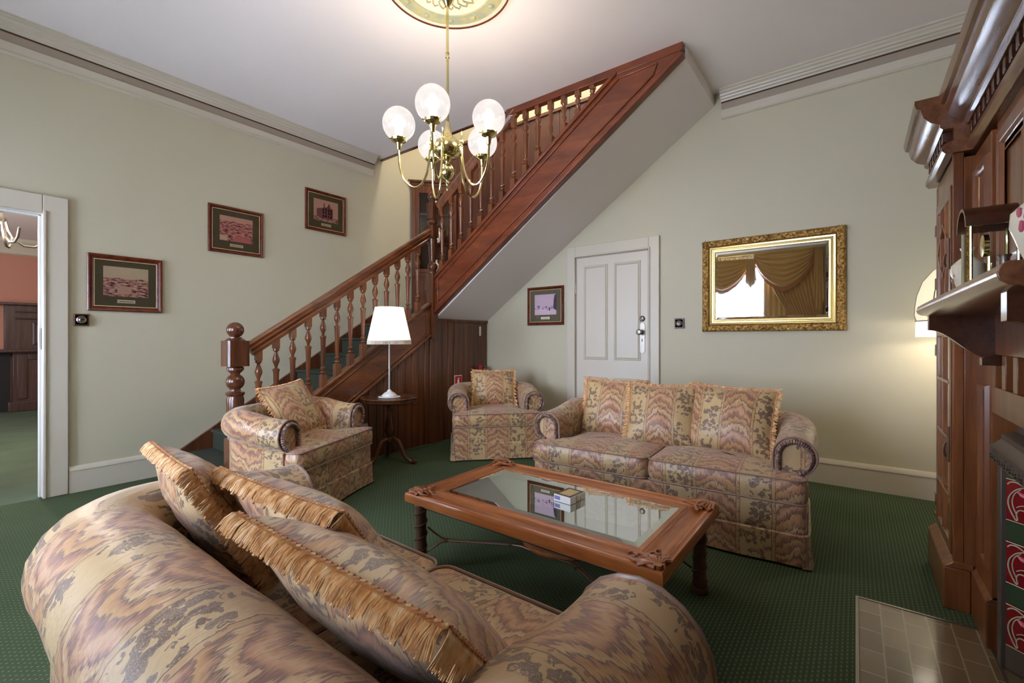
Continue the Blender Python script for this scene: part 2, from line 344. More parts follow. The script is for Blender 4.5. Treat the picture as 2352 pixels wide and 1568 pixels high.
def cornice(name, mp, L0, L1):
    # mp(s, out, z)
    def strip(prof, mat, nm, par=None):
        m = M(); n = len(prof); m.add([mp(L0, *p) for p in prof] + [mp(L1, *p) for p in prof], [(i, i + 1, n + i + 1, n + i) for i in range(n - 1)] + [tuple(range(n)), tuple(range(2 * n - 1, n - 1, -1))])
        return m.build(nm, mat, par, smooth=25)
    r = struct(strip([(0, 3.505), (.105, 3.505), (.105, 3.49), (.092, 3.486), (.09, 3.47), (.075, 3.46), (.07, 3.445), (.055, 3.44), (.05, 3.428), (.034, 3.42), (.03, 3.408), (0, 3.408)], 'trim', name))
    strip([(0, 3.408), (.026, 3.408), (.026, 3.398), (0, 3.398)], 'shadowline', 'cornice_shadow', r)  # dark strip coloured as the shadow in the gap under the ledge
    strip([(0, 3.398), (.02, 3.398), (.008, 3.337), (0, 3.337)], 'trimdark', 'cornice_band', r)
    strip([(0, 3.337), (.016, 3.337), (.012, 3.275), (.02, 3.268), (.02, 3.258), (0, 3.25)], 'trim', 'cornice_lower_band', r)
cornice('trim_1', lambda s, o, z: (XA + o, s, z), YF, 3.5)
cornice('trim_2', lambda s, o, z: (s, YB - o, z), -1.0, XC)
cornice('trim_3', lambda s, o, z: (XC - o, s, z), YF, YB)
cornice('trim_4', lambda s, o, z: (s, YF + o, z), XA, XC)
def skirting(name, mp, L0, L1):
    prof = [(0, .207), (.008, .207), (.02, .185), (.022, .17), (.018, .168), (.018, .0), (0, 0)]
    m = M(); n = len(prof); m.add([mp(L0, *p) for p in prof] + [mp(L1, *p) for p in prof], [(i, (i + 1) % n, n + (i + 1) % n, n + i) for i in range(n)] + [tuple(range(n)), tuple(range(2 * n - 1, n - 1, -1))])
    struct(m.build(name, 'trim', smooth=25))
skirting('baseboard_left', lambda s, o, z: (XA + o, s, z), .71, 1.42)
skirting('baseboard_left', lambda s, o, z: (XA + o, s, z), YF, DY0 - .14)
skirting('baseboard_back', lambda s, o, z: (s, YB - o, z), -3.88, -2.66)
skirting('baseboard_back', lambda s, o, z: (s, YB - o, z), -1.58, XC)
skirting('baseboard_front', lambda s, o, z: (s, YF + o, z), XA, XC)
skirting('baseboard_right', lambda s, o, z: (XC - o, s, z), 3.4, YB)
# doorway casing to the adjoining room
m = M(); CW = .14
m.box(XA, DY1, 0, XA + .025, DY1 + CW, DH + CW); m.box(XA, DY0 - CW, 0, XA + .025, DY0, DH + CW); m.box(XA, DY0, DH, XA + .025, DY1, DH + CW)
m.box(XA + .02, DY1, 0, XA + .035, DY1 + .02, DH + .02)
d2 = struct(m.build('door_2', 'trim', bevel=.006))
m = M(); m.box(XA - .16, DY1, 0, XA + .0, DY1 + .03, DH); m.box(XA - .16, DY0 - .03, 0, XA, DY0, DH); m.box(XA - .16, DY0 - .03, DH, XA, DY1 + .03, DH + .03)
m.box(XA - .09, DY1 - .014, 0, XA - .05, DY1, DH); m.box(XA - .09, DY0, DH - .014, XA - .05, DY1, DH)
m.build('door_jamb', 'jamb', d2, bevel=.003)
m = M(); m.box(XA - .05, DY1 - .003, 1.12, XA - .02, DY1, 1.28); m.build('strike_plate', 'silver', d2)
# white four panel door in the back wall
m = M(); x0, x1, zt = -2.533, -1.704, 2.112
for a in ((-2.653, 0, x0 - .012, 2.25), (x1 + .012, 0, -1.582, 2.25), (x0 - .012, zt + .012, x1 + .012, 2.25)): m.box(a[0], YB - .03, a[1], a[2], YB, a[3])
m.ring(lambda a, b, d: (a, YB - d, b), x0 - .03, -.1, x1 + .03, zt + .03, [(0, .03), (0, .042), (.014, .042), (.018, .03)])
d1 = struct(m.build('door_1', 'trim', bevel=.005))
m = M(); m.box(x0, YB - .012, .01, x1, YB + .02, zt); leaf = m.build('door_leaf', 'door', d1)
m = M()
for (a, b, c, d) in ((-2.42, 1.0, -2.18, 1.99), (-2.05, 1.0, -1.81, 1.99), (-2.42, .25, -2.18, .75), (-2.05, .25, -1.81, .75)):
    m.ring(lambda p, q, e: (p, YB - e, q), a - .03, b - .03, c + .03, d + .03, [(0, .012), (.006, .020), (.016, .016), (.022, .022), (.032, .013)], False)
m.build('panel_moulding', 'trim', d1, smooth=25)
m = M(); m.box(x0 - .012, YB - .0145, 0, x0, YB - .006, zt); m.box(x1, YB - .0145, 0, x1 + .012, YB - .006, zt); m.box(x0, YB - .0145, zt, x1, YB - .006, zt + .012); m.build('door_gap', 'trimdark', d1)
m = M(); m.prism([(-1.762 + .03 * math.cos(t), 1.34 + .03 * math.sin(t)) for t in [PI * i / 8 for i in range(9)]] + [(-1.762 + .03 * math.cos(t), 1.08 + .03 * math.sin(t)) for t in [PI + PI * i / 8 for i in range(9)]], 'y', YB - .018, YB - .012)
pl = m.build('handle_plate', 'silver', d1, bevel=.002)
m = M(); m.lathe([(.012, 0), (.012, .03), (.02, .036), (.03, .05), (.031, .062), (.022, .074), (.001, .078)], (-1.775, YB - .018, 1.27), 16, 'y', Matrix.Diagonal((1, -1, 1))); m.build('door_knob', 'silver', d1)
m = M(); m.box(-1.766, YB - .0195, 1.17, -1.758, YB - .018, 1.2); m.build('keyhole', 'black', d1)
m = M(); m.lathe([(.03, 0), (.03, .006), (.02, .012), (.014, .01), (.001, .014)], (-1.762, YB - .012, 1.41), 20, 'y', Matrix.Diagonal((1, -1, 1))); m.build('door_lock', 'silver', d1)
for z in (1.72, .35):
    m = M(); m.tube([(x0 - .006, YB - .02, z), (x0 - .006, YB - .02, z + .1)], .007); m.build('door_hinge', 'trim', d1)

# ---------------------------------------------------------------- windows behind the camera, curtains
def window(name, x0, x1, npane):
    w = M(); mp = lambda a, b, d: (a, YF - .2 + d, b)
    w.ring(mp, x0, WZ0, x1, WZ1, [(0, .04), (0, .16), (.06, .16), (.06, .04)])
    for i in range(1, npane): xx = x0 + (x1 - x0) * i / npane; w.box(xx - .03, YF - .14, WZ0, xx + .03, YF - .06, WZ1)
    for k in range(1, 6): zz = WZ0 + (WZ1 - WZ0) * k / 6; w.box(x0, YF - .12, zz - .012, x1, YF - .08, zz + .012)
    for i in range(npane * 4): xx = x0 + (x1 - x0) * i / (npane * 4); w.box(xx - .008, YF - .12, WZ0, xx + .008, YF - .08, WZ1)
    o = struct(w.build(name, 'white')); g = M(); g.box(x0, YF - .102, WZ0, x1, YF - .098, WZ1); g.build('window_pane', 'cglass', o)
    g = M(); g.ring(lambda a, b, d: (a, YF + d, b), x0 - .1, WZ0 - .1, x1 + .1, WZ1 + .1, [(0, 0), (0, .03), (.1, .03), (.1, -.15)]); g.build('window_frame', 'trim', o)
window('window_1', WX0, WX1, 3); window('added_window', -4.5, -3.5, 1)  # second window is invented and unseen, put in for extra light
def sheerc(x0, x1, lab):
    g = M(); n = int((x1 - x0) / .008); g.grid(lambda a, b: (x0 + (x1 - x0) * a, YF + .03 + .014 * math.sin(a * (x1 - x0) * 75) + .006 * math.sin(a * 200), .05 + b * 2.95), n, 6)
    tag(g.build('net_curtain', 'sheer', recalc=False), lab, 'curtain')
sheerc(WX0 - .1, WX1 + .1, 'white net curtain filling the wide window seen in the gilt mirror')
sheerc(-4.6, -3.4, 'white net curtain at the added narrower window behind the camera')
def swag(xa, xb, zt, drop, lab, par, yo=.16):
    g = M(); 
    def fn(a, b):
        x = xa + (xb - xa) * a; sag = drop * (b ** .85) * (1 - (2 * a - 1) ** 2) ** .72 + .10 * b * (1 - abs(2 * a - 1)) 
        fold = .025 * math.sin(b * 40 + 1.5 * math.sin(3 * a))
        return (x, YF + yo + fold + .05 * math.sin(PI * a), zt - sag - .12 * b)
    g.grid(fn, 40, 80); g.build('swag', 'drape', par, recalc=False)
    g = M(); g.grid(lambda a, b: tuple(Vector(fn(a, 1.0)) + Vector((0, .012, -.09 * b * (1 - .3 * abs(2 * a - 1))))), 40, 2); g.build('swag_border', 'drape2', par, recalc=False)
def tail(xc, zt, h, par, w=.12):
    g = M(); g.grid(lambda a, b: (xc + (a - .5) * w * (1 + .5 * b), YF + .24 + .02 * math.sin(a * 22), zt - b * h * (1 - .25 * abs(2 * a - 1))), 30, 6); g.build('tail', 'drape', par, recalc=False)
def drape(xt0, xt1, xb0, xb1, par):
    def fn(a, b):   # gathered to the tie-back at z=1.25
        z = 2.85 * (1 - b) + .03 * b
        if b < .56: t = (b / .56) ** 1.3; l = xt0 + (xb0 - xt0) * t; r = xt1 + (xb1 - xt1) * t
        else: l, r = xb0 - .1 * (b - .56), xb1 + .1 * (b - .56)
        return (l + (r - l) * a, YF + .13 + .028 * math.sin(a * 85), z)
    g = M(); g.grid(fn, 160, 30); g.build('curtain_panel', 'drape', par, recalc=False)
cu = thing('swag_curtains', 'gold swag and tied drapes at the wide window, reflected in the gilt mirror', 'curtain', (-1.7, YF + .14, 0))
drape(-1.58, -.52, -.82, -.5, cu); drape(-2.95, -2.55, -3.0, -2.78, cu)
g = M(); g.grid(lambda a, b: (-1.53 + a * 1.05, YF + .078 + .014 * math.sin(a * 70), 2.86 * (1 - b) + .02), 140, 4); g.build('straight_curtain', 'drape', cu, recalc=False)
swag(-1.68, -.62, 2.98, .52, '', cu); swag(-2.80, -1.78, 2.88, .42, '', cu); tail(-1.73, 2.86, .62, cu, .15); tail(-.56, 2.95, 1.3, cu)
g = M(); g.tube([(-3.05, YF + .12, 2.98), (-.4, YF + .12, 2.98)], .02); g.build('curtain_rod', 'gilt2', cu)
cu2 = thing('swag_curtains', 'gold drapes at the added narrower window behind the camera', 'curtain', (-4.0, YF + .14, 0))
swag(-4.65, -3.35, 2.98, .45, '', cu2); drape(-3.75, -3.3, -3.45, -3.28, cu2); drape(-4.7, -4.3, -4.72, -4.55, cu2)

# ---------------------------------------------------------------- adjoining room
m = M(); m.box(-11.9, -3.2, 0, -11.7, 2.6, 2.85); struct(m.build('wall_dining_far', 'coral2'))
m = M(); m.box(-11.7, .62, 0, -11.2, 2.5, 2.85); struct(m.build('wall_dining_breast', 'coral'))
m = M(); m.box(-11.9, 2.5, 0, XA - .14, 2.6, 2.85); struct(m.build('wall_dining_side', 'coral'))
m = M(); m.box(-11.9, -3.3, 0, XA - .14, -3.2, 2.85); struct(m.build('wall_dining_front', 'coral'))
m = M(); m.box(-11.9, -3.2, 2.85, XA - .14, 2.6, 2.95); struct(m.build('ceiling_dining', 'ceil'))
m = M(); m.prism([(-11.2, 2.85), (-10.98, 2.85), (-11.0, 2.80), (-11.1, 2.72), (-11.15, 2.62), (-11.2, 2.6)], 'y', .5, 2.5); m.prism([(-11.7, 2.85), (-11.5, 2.85), (-11.52, 2.78), (-11.62, 2.7), (-11.7, 2.62)], 'y', -3.2, .62); struct(m.build('trim_dining', 'trim', smooth=25))
fp = thing('dining_mantelpiece', 'dark timber mantelpiece in the coral room beyond the doorway', 'fireplace', (-11.1, 1.3, 0))
m = M(); m.box(-11.2, .95, 0, -11.08, 1.9, 1.0); m.box(-11.2, .86, 1.0, -11.1, 1.9, 1.8); m.build('surround', 'dkwood', fp, bevel=.01)
m = M(); m.box(-11.2, .55, .98, -10.95, 2.1, 1.03); m.build('mantel_shelf', 'dkwood', fp, bevel=.01)
m = M(); m.box(-11.2, .66, 1.76, -11.0, 2.1, 1.8); m.box(-11.2, .98, 1.64, -11.06, 2.1, 1.66); m.box(-11.2, .98, 1.53, -11.06, 2.1, 1.55); m.build('overmantel_cornice', 'dkwood', fp, bevel=.01)
m = M(); m.ring(lambda a, b, d: (-11.1 + d, a, b), 1.18, 1.1, 1.55, 1.48, [(0, 0), (.02, .01), (.05, .0), (.09, .03)], False); m.box(-11.1, 1.28, 1.19, -11.075, 1.46, 1.4); m.build('carved_panel', 'dkwood', fp)
m = M(); m.box(-11.2, .9, 0, -11.02, 2.0, .16); m.box(-11.1, 1.0, .2, -11.06, 1.12, .95); m.box(-11.1, 1.12, .85, -11.06, 1.9, .95); m.build('plinth', 'dkwood', fp, bevel=.008)
m = M(); m.box(-11.2, .56, 0, -11.12, .93, .97); m.build('firebox', 'black', fp)
m = M(); m.lathe([(.045, 0), (.045, .2), (.04, .2), (.001, .19)], (-11.02, 1.42, 1.03), 16); tag(m.build('pillar_candle', 'white'), 'white pillar candle on the dark shelf in the coral room', 'candle')
ch = thing('dining_chandelier', 'curved silver chandelier arm hanging in the coral room, seen through the doorway', 'chandelier', (-7.0, .52, 2.85))
m = M(); ccx, ccy = -7.0, .52
m.tube([(ccx, ccy, 2.85), (ccx, ccy, 2.45)], .012); m.lathe([(.001, 2.38), (.03, 2.4), (.035, 2.43), (.02, 2.47), (.012, 2.5)], (ccx, ccy, 0), 14); m.build('stem', 'silver', ch)
for k in range(5):
    a = 2 * PI * k / 5 + 1.57
    m = M(); m.tube([(ccx + math.cos(a) * q, ccy + math.sin(a) * q, z) for q, z in [(.03, 2.44), (.05, 2.33), (.09, 2.24), (.16, 2.18), (.24, 2.18), (.30, 2.23), (.33, 2.32)]], .011); m.build('arm', 'silver', ch)

# ---------------------------------------------------------------- staircase
SXP = -3.89
st = thing('staircase', 'dark red mahogany staircase with turned balusters rising past a corner landing', 'staircase', (SXP, 1.5, 0))
RIS = .173
for i in range(8):
    y = 1.42 + .27 * i; z = RIS * (i + 1); m = M(); m.prism([(y, max(0, z - RIS - .1)), (y, z - .03), (y - .02, z - .022), (y - .02, z - .006), (y - .012, z), (y + .275, z), (y + .275, max(0, z - RIS))], 'x', XA + .03, SXP - .03)
    m.build('step', 'scarpet', st, bevel=.004)
m = M(); m.box(XA + .03, 3.58, 9 * RIS - .15, SXP + .0, YB - .02, 9 * RIS); m.build('landing', 'scarpet', st)
for i in range(9):
    x = SXP + .05 + .265 * i; z = 9 * RIS + .185 * (i + 1)
    m = M(); m.prism([(x, z - .2), (x, z - .03), (x - .02, z - .02), (x - .02, z - .004), (x + .27, z), (x + .27, z - .02), (x + .02, z - .2)], 'y', 3.66, YB - .02); m.build('step', 'scarpet', st)
zt = lambda y: .685 + .655 * (y - 2.17); zh = lambda y: 1.17 + .665 * (y - 1.6)
m = M(); m.prism([(1.56, 0), (1.56, zt(1.56)), (3.56, zt(3.56)), (3.56, zt(3.56) - .345), (1.65, 0)], 'x', SXP - .03, SXP + .02)
sl = m.build('stringer', 'mahy', st, bevel=.004)
def quadbar(pts, r, nm, mat, par, **k):
    m = M(); n = len(pts)
    for i in range(n): m.bar(pts[i], pts[(i + 1) % n], r, r, (1, 0, 0) if k.get('ax') == 'x' else (0, 1, 0))
    return m.build(nm, mat, par, bevel=r * .3)
mlt = [(SXP + .022, 1.72, zt(1.72) - .055), (SXP + .022, 3.49, zt(3.49) - .055), (SXP + .022, 3.49, zt(3.49) - .30), (SXP + .022, 2.2, zt(2.2) - .30)]
quadbar(mlt[:3] + [(SXP + .022, 1.76, zt(1.76) - .30)], .016, 'panel_moulding', 'mahy', sl, ax='x')
m = M(); m.bar((SXP - .005, 1.58, zt(1.58) + .012), (SXP - .005, 3.55, zt(3.55) + .012), .085, .03); m.build('stringer_cap', 'mahy', st, bevel=.008)
m = M(); m.bar((SXP + .012, 1.7, zt(1.7) - .345), (SXP + .012, 3.55, zt(3.55) - .345), .05, .03); m.build('stringer_base', 'mahy', st, bevel=.008)
# wall string on the left wall
ws = lambda y: .13 + .64 * (y - 1.40) + .05
m = M(); m.prism([(1.395, ws(1.395) - .06), (1.395, ws(1.395)), (3.6, ws(3.6)), (3.6, ws(3.6) - .28), (1.75, .15), (1.44, .10)], 'x', XA, XA + .03); m.build('wall_string', 'newel', st, bevel=.004)
# upper stringer, plane y = 3.62
uz = lambda x: 1.937 + .697 * (x + 3.80); ub = lambda x: 1.467 + .688 * (x + 3.885); uh = lambda x: 2.72 + .70 * (x + 3.89)
YS = 3.62; xe = -1.07; xt = -3.80 + (3.46 - 1.937) / .697
m = M(); m.prism([(SXP + .04, ub(SXP + .04)), (SXP + .04, uz(SXP + .04)), (xt, 3.46), (xe, 3.46), (xe, ub(xe))], 'y', YS - .025, YS + .03)
su = m.build('stringer', 'mahx', st, bevel=.004)
yo = YS - .028
m = M(); m.bar((SXP + .04, YS, uz(SXP + .04) + .0), (xt, YS, 3.46), .09, .035); m.build('stringer_cap', 'mahx', st, bevel=.008)
A = [(SXP + .10, yo, uz(SXP + .10) - .07), (xt + .12, yo, 3.43), (-1.25, yo, 3.40), (SXP + .10, yo, ub(SXP + .10) + .10)]
quadbar([A[0], (xt + .02, yo, uz(xt + .02) - .07), (-1.27, yo, 3.415), (-1.27 - .03, yo, ub(-1.3) + .085), A[3]], .018, 'panel_moulding', 'mahx', su, ax='y')
m = M(); m.bar((SXP + .04, YS - .01, ub(SXP + .04) + .015), (xe, YS - .01, ub(xe) + .015), .075, .045); m.build('stringer_base', 'mahx', st, bevel=.008)
m = M(); m.box(-2.80, YS - .035, 3.44, xe, YS + .03, HC + .003); m.build('ceiling_trim', 'mahx', st, bevel=.004)
m = M(); m.box(XA, YS - .012, HC - .014, -2.80, YS + .02, HC + .02); m.build('ceiling_trim', 'newel', st)
m = M(); m.prism([(SXP, 1.432), (SX + .005, 3.405), (SX + .005, 3.6), (SX - .1, 3.52), (SXP - .03, 1.50)], 'y', YS + .03, YB); m.build('soffit', 'ceil', st)
# panelling below
m = M(); y = 1.72; k = 0
while y < YB - .01:
    y2 = min(y + .0925, YB - .005); f = lambda q: (zt(q) - .35) if q < 3.56 else 1.43
    if zt(y2) - .35 > .02: m.prism([(y + .002, 0), (y2 - .002, 0), (y2 - .002, max(.02, f(y2))), (y + .002, max(.015, f(y)))], 'x', SXP - .02, SXP + (.004 if k % 2 else .0))
    y = y2; k += 1
pn = m.build('panelling', 'panel', st, bevel=.003)
m = M(); m.box(SXP - .03, 3.55, 0, SXP + .02, 3.66, 1.46); m.build('newel_base', 'panel', st, bevel=.004)
m = M(); m.box(SXP, 3.66, 1.405, SXP + .018, YB, 1.435); m.build('panelling_cap', 'newel', st)
m = M()
for i in range(6): m.box(SXP, 3.945 + i * .1, .02, SXP + .012, 3.945 + i * .1 + .097, 1.395)
cd = m.build('cupboard_door', 'panel', st, bevel=.003)
m = M(); m.box(SXP + .012, 4.40, 1.24, SXP + .022, 4.425, 1.36); m.build('latch', 'cream', cd)
# boarding on the back wall above the flight
m = M(); x = XA + .01
while x < SX:
    m.box(x, YB - .022, max(1.56, 1.56 + .70 * (x + .14 + 3.9)), x + .138, YB - .002, 3.88); x += .14
bd = m.build('stairwell_boarding', 'panelx', st, bevel=.003)
m = M(); m.box(XA, YB - .04, 3.865, SX, YB, 3.9); m.build('boarding_cap', 'newel', st)
def newel(x, y, spec, mat):
    """spec: list of ('sq', z0, z1, half) or ('tn', [(r,z)..])"""
    m = M()
    for q in spec:
        if q[0] == 'sq': _, z0, z1, h = q; b = min(.012, h * .2); m.prism([(x - h + b, y - h), (x + h - b, y - h), (x + h, y - h + b), (x + h, y + h - b), (x + h - b, y + h), (x - h + b, y + h), (x - h, y + h - b), (x - h, y - h + b)], 'z', z0, z1)
        else: m.lathe(q[1], (x, y, 0), 24)
    return m.build('newel_post', mat, st, smooth=40)
def sph(zc, r, n=8, a0=-80, a1=90): return [(max(.0005, r * math.cos(math.radians(a0 + (a1 - a0) * i / n))), zc + r * math.sin(math.radians(a0 + (a1 - a0) * i / n))) for i in range(n + 1)]
newel(SXP, 1.515, [('sq', 0, .42, .062), ('tn', [(.06, .42), (.05, .45), (.058, .50), (.062, .72), (.056, .75), (.066, .765), (.066, .78), (.04, .79), (.036, .80)] + sph(.862, .066, 8, -55, 60) + [(.035, .93), (.06, .955), (.06, .975), (.045, .985)]), ('sq', .985, 1.185, .078), ('tn', [(.078, 1.185), (.06, 1.2), (.045, 1.206), (.045, 1.215)] + sph(1.27, .062, 10, -60, 90))], 'newel')
newel(SXP, 3.60, [('sq', 1.2, 1.95, .05), ('tn', [(.055, 1.95), (.058, 1.965), (.04, 1.975)] + sph(2.03, .058, 8, -50, 50) + [(.034, 2.085), (.036, 2.10), (.044, 2.18), (.055, 2.33), (.058, 2.345), (.045, 2.355), (.058, 2.37)]), ('sq', 2.37, 2.50, .055), ('tn', [(.05, 2.50), (.03, 2.51), (.055, 2.53), (.056, 2.555), (.045, 2.575)]), ('sq', 2.575, 2.76, .053), ('tn', [(.053, 2.76), (.035, 2.775), (.03, 2.785)] + sph(2.84, .055, 10, -60, 90))], 'newel')
def rail(p, q, nm):
    p, q = Vector(p), Vector(q); d = (q - p).normalized(); up = Vector((0, 0, 1)); a = d.cross(up).normalized(); b = a.cross(d).normalized()
    prof = [(-.022, -.115), (.022, -.115), (.026, -.09), (.018, -.08), (.036, -.055), (.036, -.045), (.028, -.04), (.034, -.02), (.026, -.004), (0, 0), (-.026, -.004), (-.034, -.02), (-.028, -.04), (-.036, -.045), (-.036, -.055), (-.018, -.08), (-.026, -.09)]
    n = len(prof); m = M(); m.add([p + a * u + b * v for u, v in prof] + [q + a * u + b * v for u, v in prof], [(i, (i + 1) % n, n + (i + 1) % n, n + i) for i in range(n)] + [tuple(range(n)), tuple(range(2 * n - 1, n - 1, -1))])
    return m.build(nm, 'mahy', st, smooth=30)
rail((SXP, 1.585, zh(1.585)), (SXP, 3.56, zh(3.56)), 'handrail')
rail((SXP + .05, YS, uh(SXP + .05)), (-2.74, YS, uh(-2.74)), 'handrail')
def baluster(x, y, z0, z1, w=.027):
    h = z1 - z0; m = M(); b0 = min(.10, h * .25); b1 = min(.07, h * .2)
    m.box(x - w, y - w, z0 - .04, x + w, y + w, z0 + b0); m.box(x - w * .85, y - w * .85, z1 - b1, x + w * .85, y + w * .85, z1 + .03)
    a, c = z0 + b0, z1 - b1; L = c - a
    if L > .02:
        P = [(.95, 0), (.42, .018), (.85, .04), (.85, .055), (.36, .07), (.8, .10), (.85, .12), (.4, .15), (.55, .18), (.82, .62), (1.0, .655), (1.0, .67), (.38, .69), (.45, .72), (.95, .79), (.98, .83), (.42, .93), (.42, .95), (.85, .965), (.85, 1)]
        if L < .3: P = [(.9, 0), (.5, .1), (.85, .3), (.5, .45), (.6, .55), (.9, .75), (.5, .9), (.8, 1)]
        m.lathe([(w * 1.08 * r, a + L * t) for r, t in P], (x, y, 0), 14)
    return m.build('baluster', 'mah', st, smooth=40)
for k in range(13):
    y = 1.69 + .141 * k; baluster(SXP - .003, y, zt(y) + .03, zh(y) - .135)
for k in range(15):
    x = -3.749 + .1457 * k; top = min(uh(x) - .135, 3.435); bot = uz(x) + .02
    if top - bot > .03: baluster(x, YS, bot, top)
# corner cabinet on the landing
cc = thing('corner_display_cabinet', 'tall dark corner cabinet with glazed door on the stair landing', 'cabinet', (-4.6, 4.3, 9 * RIS))
ZL = 9 * RIS; p, q = (XA + .03, 4.10), (-4.42, YB - .03); cor = (XA + .03, YB - .03)
m = M(); 
for z in (ZL, ZL + .55, ZL + .95, ZL + 1.35, 3.22): m.prism([p, q, cor], 'z', z, z + .02)
m.prism([p, q, cor], 'z', ZL, ZL + .5); m.prism([(XA + .03, 4.1), (XA + .045, 4.1), (XA + .045, YB - .045), (-4.42, YB - .045), (-4.42, YB - .03), cor], 'z', ZL + .5, 3.3)
m.build('carcass', 'newel', cc)
m = M(); m.prism([(XA + .03, 4.06), (-4.38, YB - .03), cor], 'z', 3.30, 3.34); m.prism([(XA + .03, 4.03), (-4.35, YB - .03), cor], 'z', 3.34, 3.37); m.build('cornice', 'newel', cc, bevel=.004)
dv = Vector((q[0] - p[0], q[1] - p[1], 0)); L = dv.length; dv.normalize(); nv = Vector((dv.y, -dv.x, 0))
mpc = lambda a, b, d: tuple(Vector((p[0], p[1], 0)) + dv * a + nv * d + Vector((0, 0, b)))
m = M(); m.ring(mpc, 0, ZL + .5, L, 3.3, [(0, 0), (0, .02), (.03, .022), (.05, .02), (.055, .03), (.10, .028), (.11, .0)]); m.build('door', 'newel', cc, smooth=25)
m = M(); m.ring(mpc, .09, ZL + .58, L - .09, 3.2, [(0, .012), (.2, .012)], False); m.add([mpc(.1, ZL + .6, .012), mpc(L - .1, ZL + .6, .012), mpc(L - .1, 3.2, .012), mpc(.1, 3.2, .012)], [(0, 1, 2, 3)]); m.build('door_glass', 'cglass', cc, recalc=False)
for i, (z, ox, oy, hh, w, lb) in enumerate(((ZL + .57, .10, -.10, .16, 'china', 'white urn on the bottom shelf of the corner cabinet'), (ZL + .97, .12, -.08, .2, 'china', 'white vase on the middle shelf of the corner cabinet'), (ZL + .97, .05, -.16, .1, 'silver', 'small silver cup on the middle shelf of the corner cabinet'), (ZL + 1.37, .1, -.10, .17, 'china', 'white jug on the top shelf of the corner cabinet'))):
    m = M(); m.lathe([(.03, 0), (.045, hh * .2), (.06, hh * .55), (.03, hh * .8), (.035, hh), (.028, hh), (.001, hh * .75)], (-4.72 + ox, 4.43 + oy, z), 18)
    tag(m.build('display_vase', w), lb, 'vase', 'ornaments in the corner cabinet')

